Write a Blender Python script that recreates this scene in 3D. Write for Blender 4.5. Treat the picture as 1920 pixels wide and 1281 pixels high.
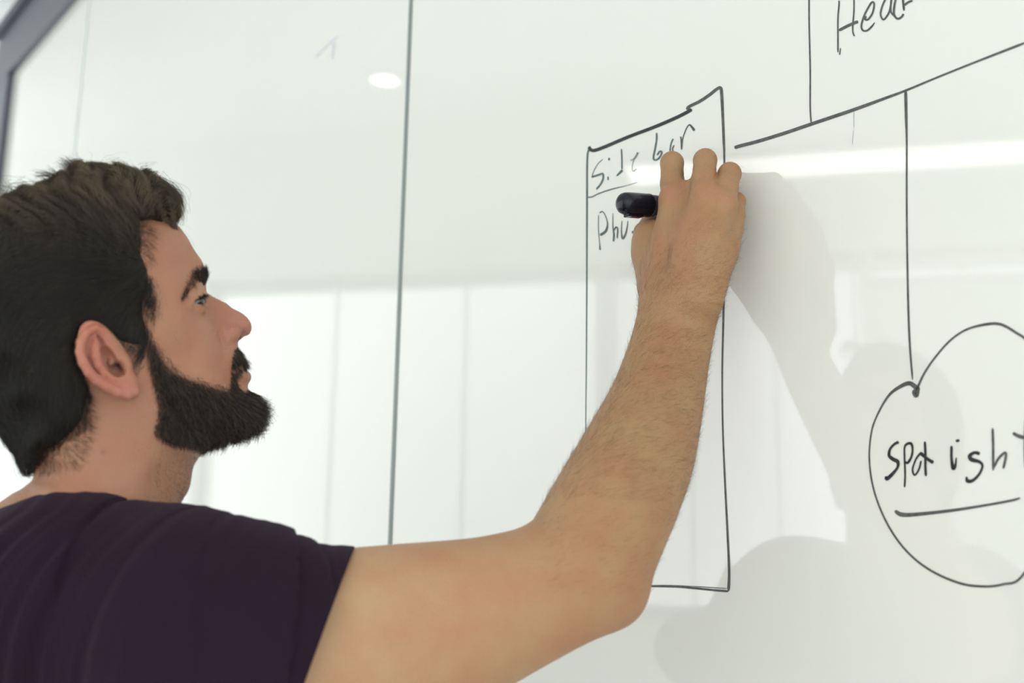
import bpy, bmesh, math, random
import numpy as np
from mathutils import Vector, Matrix

for o in list(bpy.data.objects):
    bpy.data.objects.remove(o)
S = bpy.context.scene
COL = S.collection
rng = np.random.default_rng(7)

# ------------------------------------------------------------------ camera
W_PX, H_PX, FPX = 1920, 1281, 2110.0
PITCH, ROLL, CAMZ = math.radians(11.3), 0.0185, 1.40
cp, sp = math.cos(PITCH), math.sin(PITCH)
F_ = np.array([0, cp, sp]); U0 = np.array([0, -sp, cp]); R0 = np.array([1.0, 0, 0])
RIGHT = math.cos(ROLL) * R0 + math.sin(ROLL) * U0
UP = math.cos(ROLL) * U0 - math.sin(ROLL) * R0
CAM = np.array([0, 0, CAMZ])
cam_d = bpy.data.cameras.new('camera')
cam_d.sensor_width = 36
cam_d.lens = FPX / W_PX * 36
cam_d.clip_start = 0.05
cam_d.dof.use_dof = True
cam_d.dof.focus_distance = 1.13
cam_d.dof.aperture_fstop = 4.5
cam = bpy.data.objects.new('camera', cam_d); COL.objects.link(cam)
m = Matrix.Identity(4)
for i in range(3):
    m[i][0], m[i][1], m[i][2], m[i][3] = RIGHT[i], UP[i], -F_[i], CAM[i]
cam.matrix_world = m
S.camera = cam

# ------------------------------------------------------------------ world, light, exposure
S.view_settings.view_transform = 'Standard'
S.view_settings.look = 'None'
S.view_settings.exposure = 0.0
S.view_settings.gamma = 1.0
S.view_settings.use_curve_mapping = False
world = bpy.data.worlds.new('overcast_sky'); S.world = world
world.use_nodes = True
bg = world.node_tree.nodes['Background']
bg.inputs[0].default_value = (0.93, 0.98, 1.0, 1)
bg.inputs[1].default_value = 2.15
SKY = bg

def area(name, loc, target, sx, sy, power, color):
    d = bpy.data.lights.new(name, 'AREA'); d.shape = 'RECTANGLE'; d.size = sx; d.size_y = sy
    d.energy = power; d.color = color
    o = bpy.data.objects.new(name, d); COL.objects.link(o)
    o.location = loc
    o.rotation_euler = (Vector(target) - Vector(loc)).to_track_quat('-Z', 'Y').to_euler()
    return o
S.cycles.max_bounces = 8
S.cycles.diffuse_bounces = 4
S.cycles.glossy_bounces = 3
S.cycles.sample_clamp_indirect = 6.0

# ------------------------------------------------------------------ helpers: rays and places
def ray(px, py):
    return RIGHT * ((px - 960) / FPX) + UP * ((640.5 - py) / FPX) + F_
def P(px, py, d):                       # a point at depth d along the lens axis
    return CAM + ray(px, py) * d
vp = ray(-740, 1031); vp[2] = 0
BU = vp / np.linalg.norm(vp)            # along the board, to the left and away
BN = np.array([-BU[1], BU[0], 0.0])     # out of the board
if BN @ (CAM - P(1330, 330, 1.2)) < 0: BN = -BN
BP = P(1330, 330, 1.205)                # a point of the board's face
def Q(px, py, h):                       # a point at height h above the board's face
    r = ray(px, py)
    t = ((BP + BN * h - CAM) @ BN) / (r @ BN)
    return CAM + r * t
HYAW = math.radians(28)
E1 = np.array([math.cos(HYAW), math.sin(HYAW), 0.0])       # where the face looks
E2 = np.array([math.sin(HYAW), -math.cos(HYAW), 0.0])      # the head's right side, towards the room
E3 = np.array([0, 0, 1.0])
HC = P(240, 600, 0.955)
def HW(px, py, w):                      # world point on the plane w beside the head's midplane
    r = ray(px, py)
    t = ((HC + E2 * w - CAM) @ E2) / (r @ E2)
    return CAM + r * t
def HL(px, py, w=0.0):                  # the same, in head coordinates (x forward, z up)
    q = HW(px, py, w) - HC
    return np.array([q @ E1, q @ E3])
def to_head(p):
    q = p - HC
    return np.stack([q @ E1, q @ E2, q @ E3], -1)
def to_world(q):
    return HC + q[..., 0:1] * E1 + q[..., 1:2] * E2 + q[..., 2:3] * E3

# ------------------------------------------------------------------ helpers: materials
def mat(name, col, rough=0.5, spec=0.5, metal=0.0, bump=0.0, bscale=200.0, var=0.0, vscale=20.0, **kw):
    m = bpy.data.materials.new(name); m.use_nodes = True
    nt = m.node_tree; b = nt.nodes['Principled BSDF']
    b.inputs['Base Color'].default_value = (*col, 1)
    b.inputs['Roughness'].default_value = rough
    b.inputs['Specular IOR Level'].default_value = spec
    b.inputs['Metallic'].default_value = metal
    for k, v in kw.items():
        b.inputs[k.replace('_', ' ')].default_value = v
    tc = nt.nodes.new('ShaderNodeTexCoord')
    if var > 0:
        n = nt.nodes.new('ShaderNodeTexNoise'); n.inputs['Scale'].default_value = vscale
        n.inputs['Detail'].default_value = 4
        nt.links.new(tc.outputs['Object'], n.inputs['Vector'])
        r = nt.nodes.new('ShaderNodeValToRGB')
        r.color_ramp.elements[0].position = 0.3; r.color_ramp.elements[1].position = 0.7
        r.color_ramp.elements[0].color = (*[c * (1 - var) for c in col], 1)
        r.color_ramp.elements[1].color = (*[min(1, c * (1 + var)) for c in col], 1)
        nt.links.new(n.outputs['Fac'], r.inputs['Fac'])
        nt.links.new(r.outputs['Color'], b.inputs['Base Color'])
    if bump > 0:
        n = nt.nodes.new('ShaderNodeTexNoise'); n.inputs['Scale'].default_value = bscale
        n.inputs['Detail'].default_value = 3
        nt.links.new(tc.outputs['Object'], n.inputs['Vector'])
        bp = nt.nodes.new('ShaderNodeBump'); bp.inputs['Strength'].default_value = bump
        bp.inputs['Distance'].default_value = 0.001
        nt.links.new(n.outputs['Fac'], bp.inputs['Height'])
        nt.links.new(bp.outputs['Normal'], b.inputs['Normal'])
    return m
M_BOARD = mat('white_enamel_board', (0.775, 0.765, 0.705), 0.035, 1.0, var=0.012, vscale=1.5, bump=0.03, bscale=9)
M_WALL = mat('painted_wall', (0.80, 0.82, 0.79), 0.6, 0.3, bump=0.1, bscale=120)
M_CEIL = mat('white_ceiling', (0.92, 0.93, 0.93), 0.8, 0.2, bump=0.1, bscale=60)
M_FLOOR = mat('pale_grey_floor', (0.82, 0.815, 0.79), 0.45, 0.4, var=0.08, vscale=3)
M_FRAME = mat('slate_grey_frame_paint', (0.115, 0.118, 0.145), 0.4, 0.5, bump=0.05, bscale=100)
M_FRAME2 = mat('dark_frame_lip_paint', (0.05, 0.053, 0.08), 0.4, 0.5)
M_ALU = mat('satin_aluminium', (0.55, 0.56, 0.55), 0.35, 0.5, metal=0.8)
M_SEAM = mat('grey_green_seam_strip', (0.20, 0.235, 0.225), 0.4, 0.5)
M_SEAM2 = mat('pale_seam_strip', (0.68, 0.70, 0.68), 0.4, 0.5)
M_INK = mat('black_marker_ink', (0.022, 0.024, 0.024), 0.45, 0.4, var=0.4, vscale=300)
M_INKG = mat('grey_green_marker_ink', (0.085, 0.115, 0.11), 0.45, 0.4, var=0.4, vscale=300)
M_INKL = mat('faded_marker_ink', (0.30, 0.32, 0.30), 0.45, 0.4, var=0.3, vscale=300)
M_INKM = mat('grey_marker_ink', (0.085, 0.085, 0.08), 0.45, 0.4, var=0.35, vscale=200)
M_BLACK = mat('black_plastic', (0.008, 0.008, 0.014), 0.13, 0.30)
M_BAND = mat('smoky_plastic', (0.05, 0.055, 0.085), 0.25, 0.5)
M_RED = mat('red_print', (0.25, 0.02, 0.03), 0.4, 0.5)
M_FELT = mat('black_felt_tip', (0.01, 0.01, 0.01), 0.9, 0.1)

def link_mesh(name, verts, faces, material, parent=None, smooth=True):
    me = bpy.data.meshes.new(name)
    verts = np.asarray(verts, np.float32); faces = np.asarray(faces, np.int32)
    if faces.ndim == 2:
        n, k = faces.shape
        me.vertices.add(len(verts)); me.vertices.foreach_set('co', verts.ravel())
        me.loops.add(n * k); me.loops.foreach_set('vertex_index', faces.ravel())
        me.polygons.add(n); me.polygons.foreach_set('loop_start', np.arange(0, n * k, k, dtype=np.int32))
        me.update(calc_edges=True)
        me.polygons.foreach_set('use_smooth', np.full(n, smooth))
    me.materials.append(material)
    o = bpy.data.objects.new(name, me); COL.objects.link(o)
    if parent: o.parent = parent
    return o
def bm_obj(name, bm, material, parent=None, smooth=False):
    me = bpy.data.meshes.new(name); bmesh.ops.recalc_face_normals(bm, faces=bm.faces)
    bm.to_mesh(me); bm.free()
    for p in me.polygons: p.use_smooth = smooth
    me.materials.append(material)
    o = bpy.data.objects.new(name, me); COL.objects.link(o)
    if parent: o.parent = parent
    return o
def add_box(bm, c, ax, half):           # centre, three axes, three half sizes
    vs = []
    for sx in (-1, 1):
        for sy in (-1, 1):
            for sz in (-1, 1):
                vs.append(bm.verts.new(Vector(c + ax[0] * half[0] * sx + ax[1] * half[1] * sy + ax[2] * half[2] * sz)))
    for f in ((0, 1, 3, 2), (4, 6, 7, 5), (0, 4, 5, 1), (2, 3, 7, 6), (0, 2, 6, 4), (1, 5, 7, 3)):
        bm.faces.new([vs[i] for i in f])
def box_obj(name, c, ax, half, material, parent=None, bevel=0.0):
    bm = bmesh.new(); add_box(bm, np.asarray(c, float), ax, half)
    if bevel > 0:
        bmesh.ops.bevel(bm, geom=list(bm.edges), offset=bevel, segments=2, affect='EDGES', profile=0.6)
    return bm_obj(name, bm, material, parent)
def empty(name, loc=(0, 0, 0), parent=None):
    o = bpy.data.objects.new(name, None); COL.objects.link(o)
    o.location = Vector(loc); o.empty_display_size = 0.05
    if parent: o.parent = parent
    return o
def tag(o, label=None, cat=None, group=None, kind=None):
    for k, v in (('label', label), ('category', cat), ('group', group), ('kind', kind)):
        if v: o[k] = v
    return o
Z = np.array([0, 0, 1.0])
AX_W = [np.array([1.0, 0, 0]), np.array([0, 1.0, 0]), Z]
AX_B = [BU, BN, Z]

# ------------------------------------------------------------------ the room
CEIL = 3.34
def bpt(u, h, z):                       # board coordinates: u along (left), h out, z absolute
    b = BP + BU * u + BN * h; return np.array([b[0], b[1], z])
wall = box_obj('wall_right', bpt(0.6, -0.075, CEIL / 2), AX_B, (3.4, 0.05, CEIL / 2), M_WALL); wall['kind'] = 'structure'
fl = box_obj('floor', (-0.9, 1.0, -0.05), AX_W, (3.9, 4.2, 0.05), M_FLOOR); fl['kind'] = 'structure'
ce = box_obj('ceiling', (-0.9, 1.0, CEIL + 0.05), AX_W, (3.9, 4.2, 0.05), M_CEIL); ce['kind'] = 'structure'
# window wall on the left side of the room: sill wall, head wall, piers and three mullioned windows
WX = -3.25
SILL, HEAD = 1.20, 2.66
WINS = [(-2.3, -0.6, SILL), (-0.35, 0.72, 2.50), (0.75, 1.78, SILL), (1.79, 3.62, SILL), (3.63, 4.95, SILL)]   # from y, to y, sill height
bm = bmesh.new()
add_box(bm, np.array([WX, 1.0, SILL / 2]), AX_W, (0.1, 4.1, SILL / 2))
add_box(bm, np.array([WX, 1.0, (HEAD + CEIL) / 2]), AX_W, (0.1, 4.1, (CEIL - HEAD) / 2))
ys = [-3.1] + [v for w in WINS for v in w[:2]] + [5.1]
for a, b in zip(ys[0::2], ys[1::2]):
    add_box(bm, np.array([WX, (a + b) / 2, (SILL + HEAD) / 2]), AX_W, (0.1, (b - a) / 2, (HEAD - SILL) / 2))
add_box(bm, np.array([WX, (WINS[1][0] + WINS[1][1]) / 2, (SILL + WINS[1][2]) / 2]), AX_W, (0.1, (WINS[1][1] - WINS[1][0]) / 2, (WINS[1][2] - SILL) / 2))
bm_obj('wall_left', bm, M_WALL)['kind'] = 'structure'
for i, (a, b, SL) in enumerate(WINS):
    w = empty('window_%d' % (i + 1), (WX, (a + b) / 2, SL)); w['kind'] = 'structure'
    bm = bmesh.new()
    zc, hz, yc, hy = (SL + HEAD) / 2, (HEAD - SL) / 2, (a + b) / 2, (b - a) / 2
    off = np.array([WX, yc, SL])
    for s in (-1, 1):
        add_box(bm, np.array([WX, yc + s * (hy - 0.03), zc]) - off, AX_W, (0.03, 0.006, hz))
        add_box(bm, np.array([WX, yc, zc + s * (hz - 0.03)]) - off, AX_W, (0.04, hy, 0.03))
    for t in (-.33, .33): add_box(bm, np.array([WX, yc + t * hy, zc]) - off, AX_W, (0.012, 0.005, hz))
    bm_obj('window_frame', bm, M_ALU, w)
# a linear ceiling lamp over the window side
def ceiling_lamp(name, c, hx, hy, label, strength):
    o = empty(name, c)
    bm = bmesh.new(); add_box(bm, np.array([0, 0, 0.03]), AX_W, (hx + 0.02, hy + 0.02, 0.03))
    bm_obj('housing', bm, M_ALU, o)
    ml = bpy.data.materials.new('lamp_diffuser'); ml.use_nodes = True
    pb = ml.node_tree.nodes['Principled BSDF']
    pb.inputs['Emission Color'].default_value = (1, 0.98, 0.94, 1); pb.inputs['Emission Strength'].default_value = strength
    bm = bmesh.new(); add_box(bm, np.array([0, 0, -0.006]), AX_W, (hx, hy, 0.006))
    bm_obj('diffuser', bm, ml, o)
    return tag(o, label, 'ceiling light')
lp = ceiling_lamp('ceiling_lamp', (-2.6, 0.55, 2.835), 0.09, 1.05, 'long linear pendant lamp along the window side of the room', 3.0)
for s_ in (-.7, .7):
    box_obj('suspension_rod', (0, s_, (CEIL - 2.9) / 2 + .06), AX_W, (.004, .004, (CEIL - 2.9) / 2), M_ALU, lp)

up_ = area('ceiling_fill_light', (-2.6, 0.55, 2.885), (-2.6, 0.55, 3.2), .12, 2.0, 40, (1, .98, .95))  # added fill light above the pendant, only there to brighten the ceiling
def mirror_hit(px, py, zc):             # where a reflection seen on the board comes from, on the ceiling
    p = Q(px, py, 0); d = ray(px, py); d = d / np.linalg.norm(d); r = d - 2 * (d @ BN) * BN
    return p + r * (zc - p[2]) / r[2]
M_SPOT = bpy.data.materials.new('downlight_glow'); M_SPOT.use_nodes = True
M_SPOT.node_tree.nodes['Principled BSDF'].inputs['Emission Color'].default_value = (1, 1, 1, 1); M_SPOT.node_tree.nodes['Principled BSDF'].inputs['Emission Strength'].default_value = 5
for (a_, b_, lab) in ((722, 150, 'small round downlight set flush in the white ceiling'),):
    hq_ = mirror_hit(a_, b_, CEIL - .004)
    dl = empty('downlight', tuple(hq_)); tag(dl, lab, 'ceiling light')
    for nm, r0, r1, z0, mm in (('trim_ring', .075, .060, -.003, M_ALU), ('lens', .060, .0, -.002, M_SPOT)):
        bm = bmesh.new(); seg = 40
        ri = [[bm.verts.new((math.cos(t) * r, math.sin(t) * r, z)) for t in np.linspace(0, 2 * math.pi, seg, endpoint=False)] for r, z in ((r0, .004), (r0, z0), (max(r1, .001), z0 - .001))]
        for A_, B_ in zip(ri[:-1], ri[1:]):
            for i_ in range(seg): bm.faces.new([A_[i_], A_[(i_ + 1) % seg], B_[(i_ + 1) % seg], B_[i_]])
        bm_obj(nm, bm, mm, dl)

# ------------------------------------------------------------------ the whiteboard
board = empty('whiteboard', bpt(0, 0, 0.7))
tag(board, 'glossy white wall-wide whiteboard with slate grey frame and marker sketches', 'whiteboard')
OFFB = np.array(board.location)
def on(px, py): return (Q(px, py, 0) - BP) @ BU, Q(px, py, 0)[2]
u_seam = on(752, 500)[0]; u_seam2 = on(148, 200)[0]; u_end = on(26, 142)[0]
z_top = on(85, 70)[1]
z_bot = 0.75
def panel(u0, u1):
    c = bpt((u0 + u1) / 2, -0.012, (z_top + z_bot) / 2) - OFFB
    return box_obj('board_panel', c, AX_B, (abs(u1 - u0) / 2 - 0.0015, 0.012, (z_top - z_bot) / 2), M_BOARD, board, 0.0012)
panel(-1.6, u_seam); panel(u_seam, u_seam2); panel(u_seam2, u_end)
for u, mm, hw in ((u_seam, M_SEAM, 0.0042), (u_seam2, M_SEAM2, 0.012)):
    s = box_obj('seam_strip', bpt(u, 0.0006, (z_top + z_bot) / 2) - OFFB, AX_B, (hw, 0.0009, (z_top - z_bot) / 2), mm, board)
s['label'] = 'pale vertical joint strip'
fw = 0.185
c = bpt((u_end - 1.6) / 2 + fw / 2, 0.004, z_top + fw / 2) - OFFB
r_ = box_obj('frame_rail', c, AX_B, ((u_end + 1.6) / 2 + fw / 2, 0.016, fw / 2), M_FRAME, board, 0.003)
box_obj('frame_lip', bpt((u_end - 1.6) / 2 + fw / 2, 0.012, z_top + fw + 0.016) - OFFB, AX_B, ((u_end + 1.6) / 2 + fw / 2, 0.03, 0.016), M_FRAME2, board, 0.003)
box_obj('frame_stile', bpt(u_end + fw / 2, 0.004, (z_top + z_bot) / 2 - 0.0) - OFFB, AX_B, (fw / 2, 0.016, (z_top - z_bot) / 2), M_FRAME, board, 0.003)
box_obj('marker_ledge', bpt((u_end - 1.6) / 2, 0.03, z_bot - 0.015) - OFFB, AX_B, ((u_end + 1.6) / 2, 0.04, 0.012), M_ALU, board, 0.003)

def catmull(pts, n=6):
    pts = [np.asarray(p, float) for p in pts]
    if len(pts) < 3:
        return [pts[0] + (pts[-1] - pts[0]) * t for t in np.linspace(0, 1, n + 1)]
    P_ = [2 * pts[0] - pts[1]] + pts + [2 * pts[-1] - pts[-2]]
    out = []
    for i in range(1, len(P_) - 2):
        p0, p1, p2, p3 = P_[i - 1:i + 3]
        for t in np.linspace(0, 1, n, endpoint=False):
            out.append(0.5 * (2 * p1 + (p2 - p0) * t + (2 * p0 - 5 * p1 + 4 * p2 - p3) * t * t + (3 * p1 - p0 - 3 * p2 + p3) * t ** 3))
    out.append(pts[-1])
    return out
def stroke(bm, pts, width, hgt=0.0003, n=6):
    """a marker stroke as a thin raised ribbon on the board; pts are (x, y[, width]) picked on the photo, cast onto the board"""
    ps = [np.array([p[0], p[1], p[2] if len(p) > 2 else width]) for p in pts]
    c = catmull(ps, n)
    L, R, top = [], [], []
    for i, p in enumerate(c):
        a = c[max(i - 1, 0)]; b = c[min(i + 1, len(c) - 1)]
        d = (b - a)[:2]; d = d / (np.linalg.norm(d) + 1e-9); nn = np.array([-d[1], d[0]])
        k = p[2] / 2 * 1.18
        if i in (0, len(c) - 1): k *= 0.55
        for s, arr in ((1, L), (-1, R)):
            e = p[:2] + nn * k * s
            arr.append((bm.verts.new(Vector(Q(e[0], e[1], hgt) - OFFB)), bm.verts.new(Vector(Q(e[0], e[1], 0.0) - OFFB))))
    for i in range(len(c) - 1):
        bm.faces.new([L[i][0], L[i + 1][0], R[i + 1][0], R[i][0]])
        bm.faces.new([L[i][0], L[i][1], L[i + 1][1], L[i + 1][0]])
        bm.faces.new([R[i][0], R[i + 1][0], R[i + 1][1], R[i][1]])
    bm.faces.new([L[0][0], R[0][0], R[0][1], L[0][1]]); bm.faces.new([L[-1][0], L[-1][1], R[-1][1], R[-1][0]])
HG = [0.0003]
def ink(name, strokes, material, parent=board, label=None):
    bm = bmesh.new()
    for st in strokes:
        HG[0] += 0.000004
        stroke(bm, st[0], st[1], HG[0])
    me = bpy.data.meshes.new(name); bm.to_mesh(me); bm.free(); me.materials.append(material)
    o = bpy.data.objects.new(name, me); COL.objects.link(o); o.parent = parent
    if label: o['label'] = label
    return o
# sidebar box: four sides
ink('drawn_line', [([(1104, 275), (1108, 281), (1122, 280), (1180, 256), (1230, 237), (1267, 221), (1287, 211), (1297, 205)], 5.5)], M_INK, label='thick black top edge of the sidebar box')
ink('drawn_line', [([(1288, 206), (1292, 200), (1312, 190), (1330, 178), (1344, 167), (1351, 165, 5), (1353, 176, 5), (1355, 215, 4.5), (1357, 265, 4), (1358, 300, 3), (1358, 420, 3), (1357, 540, 3), (1356, 600, 3), (1354, 700, 2.6), (1355, 800, 2.6), (1359, 900, 3), (1364, 1000, 3.4), (1367, 1070, 4), (1366, 1108, 5)], 5)], M_INKM, label='black corner and right edge of the sidebar box')
ink('drawn_line', [([(1366, 1109), (1340, 1107), (1300, 1103), (1260, 1100), (1180, 1099), (1097, 1098)], 3.5), ([(1364, 1104), (1320, 1101), (1260, 1098), (1215, 1098)], 1.2)], M_INKM, label='bottom edge of the sidebar box')
ink('drawn_line', [([(1104, 279), (1101, 300), (1100.5, 390), (1100, 540, 2.2), (1099, 700, 1.6), (1098, 800, 1.3), (1097, 1097, 1.3)], 3)], M_INKG, label='thin green-grey left edge of the sidebar box')
ink('drawn_line', [([(1102, 370), (1110, 369), (1125, 362), (1150, 354), (1175, 348, 0.9), (1195, 342, 0.7)], 2)], M_INKG, label='thin line under the words Side bar')
ink('drawn_line', [([(1377, 277), (1390, 273), (1421, 265), (1470, 250), (1520, 233), (1600, 206), (1660, 184, 4.5), (1700, 169, 3.6), (1760, 144, 3.2), (1830, 116, 3.4), (1925, 79, 4.4)], 5.5)], M_INKM, label='long rising grey line under the word Head')
ink('drawn_line', [([(1517, -20), (1517, 40), (1519, 130), (1519, 200), (1521, 231)], 2.6)], M_INKM, label='thin vertical line left of the word Head')
ink('drawn_line', [([(1698, 168, 5), (1699, 220, 4.6), (1700, 270, 3), (1700, 380, 3), (1701, 480, 3), (1703, 580, 3.4), (1706, 650, 3.4), (1711, 712, 3)], 4)], M_INKM, label='vertical line running down to the cloud')
ink('drawn_cloud', [([(1722, 725, 6), (1718, 742, 7), (1713, 735, 5), (1720, 727, 4), (1733, 700, 3.4), (1752, 672, 3.2), (1780, 640, 3.2), (1810, 619, 3.4), (1845, 609, 4.4), (1875, 608, 4.6), (1905, 624, 4.2), (1930, 645, 4), (1975, 720, 4), (1990, 850, 4), (1960, 1000, 4), (1915, 1082, 4), (1880, 1096, 4), (1845, 1100, 4), (1800, 1094, 4), (1745, 1070, 3.6), (1700, 1034, 3.4), (1665, 985, 3.2), (1640, 925, 3), (1630, 865, 2.8), (1634, 810, 2.8), (1648, 772, 3), (1668, 740, 4), (1690, 724, 6), (1706, 719, 7), (1719, 728, 8)], 4)], M_INKM, label='cloud outline drawn around the word Spotlight')
ink('drawn_line', [([(1678, 958, 5), (1690, 965, 7), (1715, 965, 6), (1780, 958, 5), (1840, 949, 4), (1895, 939, 4), (1913, 934, 3)], 5)], M_INKM, label='thick underline below the word Spotlight')
ink('drawn_line', [([(1601, 208), (1601, 240)], 0.8), ([(1600, 245), (1598, 270)], 0.6)], M_INKL, label='faint thin scratch below the long line')

def word(label):
    w = empty('handwriting', (0, 0, 0), board); w['label'] = label
    return w
w1 = word('handwritten words Side bar')
ink('letter', [([(1130, 299), (1122, 306), (1114, 319), (1110, 330)], 1.2), ([(1109, 332), (1116, 330), (1125, 327), (1130, 326), (1131, 333), (1127, 344), (1118, 355)], 3)], M_INKG, w1)
ink('letter', [([(1142, 296), (1142, 301)], 3), ([(1140, 331), (1140, 338)], 2.4)], M_INKG, w1)
ink('letter', [([(1165, 279), (1166, 300), (1166, 318)], 2.4), ([(1167, 319, 4), (1162, 324, 3.4), (1156, 330, 2)], 4)], M_INKG, w1)
ink('letter', [([(1182, 301, 3), (1188, 298, 2), (1193, 292, 2.6), (1196, 286, 3.2), (1192, 294, 3), (1187, 303, 1.6), (1185, 315, 1), (1187, 321, 1), (1193, 317, 1.4)], 2)], M_INKL, w1)
ink('letter', [([(1231, 249), (1231, 262), (1228, 280), (1225, 296), (1229, 300), (1236, 296), (1241, 286), (1237, 284), (1232, 291)], 2.8)], M_INKG, w1)
ink('letter', [([(1262, 260), (1258, 270), (1256, 284)], 2.4), ([(1264, 272), (1261, 279), (1262, 286)], 2)], M_INKG, w1)
ink('letter', [([(1276, 256), (1277, 262), (1278, 281)], 2.4), ([(1278, 278, 2.4), (1280, 260, 1.8), (1286, 243, 1.8), (1292, 234, 2), (1297, 238, 3.4), (1302, 245, 4.4)], 2.4)], M_INKM, w1)
w2 = word('handwritten letters Phu, half hidden by the hand')
ink('letter', [([(1122, 403), (1122, 430), (1124, 455), (1125, 469, 3)], 1.3), ([(1124, 399, 2), (1130, 397, 1.6), (1136, 407, 1.6), (1139, 421, 2.4), (1135, 434, 4), (1125, 441, 4.4)], 2)], M_INKG, w2)
ink('letter', [([(1149, 400, 1), (1149, 425, 1.8), (1151, 440, 3), (1150, 453, 3)], 2), ([(1151, 432), (1155, 426), (1158, 430), (1157, 447)], 2.4)], M_INKG, w2)
ink('letter', [([(1166, 414, 1.4), (1165, 432, 1.8), (1167, 447, 3), (1172, 441, 3), (1176, 425, 1.8), (1177, 414, 1.2)], 2)], M_INKG, w2)
ink('letter', [([(1186, 433), (1186, 438)], 2.2)], M_INKG, w2)
w3 = word('handwritten word Head at the top right, cut off by the frame')
ink('letter', [([(1573, 1), (1573, 10), (1571, 35), (1571, 70), (1571, 98)], 2.6), ([(1576, 90, 1.6), (1574, 103, 2)], 1.6), ([(1601, -14), (1601, 20), (1599, 45), (1599, 60), (1602, 68)], 2.4), ([(1573, 57), (1588, 49), (1604, 42), (1609, 41)], 4.6)], M_INKM, w3)
ink('letter', [([(1624, 30), (1622, 36), (1628, 36), (1636, 24), (1639, 8), (1635, 4), (1628, 14), (1620, 30), (1615, 48), (1618, 57), (1626, 57), (1634, 50), (1640, 42, 1.4)], 3)], M_INKM, w3)
ink('letter', [([(1665, -14), (1660, -2), (1654, 12), (1651, 27), (1655, 36), (1660, 34), (1668, 20), (1672, -4)], 3), ([(1673, -14), (1671, 0), (1670, 20), (1676, 30)], 3)], M_INKM, w3)
ink('letter', [([(1684, -14), (1679, 0), (1676, 18), (1677, 29), (1683, 35), (1690, 32), (1694, 26)], 3.4), ([(1692, -14), (1693, 0), (1695, 20)], 3.6), ([(1695, 10), (1703, 4), (1711, 1)], 3.4)], M_INKM, w3)
w4 = word('handwritten word Spotlight inside the cloud')
ink('letter', [([(1685, 829, 5), (1677, 833, 4), (1669, 842, 4), (1667, 854, 5), (1674, 861, 6), (1683, 866, 6), (1683, 876, 4), (1675, 887, 5), (1663, 898, 6), (1661, 893, 3)], 5)], M_INK, w4)
ink('letter', [([(1696, 914), (1697, 890), (1696, 860), (1696, 840), (1700, 833, 4), (1708, 832, 4.4), (1711, 842, 3.4), (1709, 856, 3.6), (1702, 868, 4), (1697, 866, 3)], 3)], M_INK, w4)
ink('letter', [([(1728, 848, 4), (1718, 860, 3), (1711, 880, 3), (1715, 891, 3), (1723, 880, 3), (1727, 864, 3)], 3)], M_INK, w4)
ink('letter', [([(1734, 828), (1735, 850), (1735, 875), (1736, 893)], 4), ([(1725, 849, 6), (1738, 860, 5), (1750, 868, 6)], 5)], M_INK, w4)
ink('letter', [([(1784, 836), (1784, 860), (1787, 878, 6), (1791, 874, 4), (1793, 858, 2)], 4.4), ([(1795, 824), (1796, 829)], 6)], M_INK, w4)
ink('letter', [([(1837, 851, 6), (1827, 849, 5), (1818, 855, 6), (1822, 862, 7), (1836, 866, 5), (1842, 874, 4), (1836, 889, 4), (1824, 901, 5), (1814, 902, 6), (1812, 894, 3)], 5)], M_INK, w4)
ink('letter', [([(1861, 803, 4), (1862, 840, 4), (1862, 882, 4)], 4), ([(1863, 878, 3), (1872, 860, 4), (1884, 849, 4), (1886, 856, 4), (1881, 879, 4)], 4)], M_INKM, w4)
ink('letter', [([(1899, 812, 5), (1910, 818, 6), (1926, 822, 6)], 6), ([(1924, 780, 5), (1922, 830, 5), (1923, 878, 5)], 5)], M_INKM, w4)
ink('eraser_smudge', [([(626, 70), (624, 90), (622, 110)], 4)], mat('pale_ink_haze', (0.66, 0.68, 0.69), 0.3), label='pale grey smudge left by wiped ink')
ink('eraser_smudge', [([(632, 70), (618, 80), (590, 108)], 3)], bpy.data.materials['pale_ink_haze'], label='pale grey smudge left by wiped ink')

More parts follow.
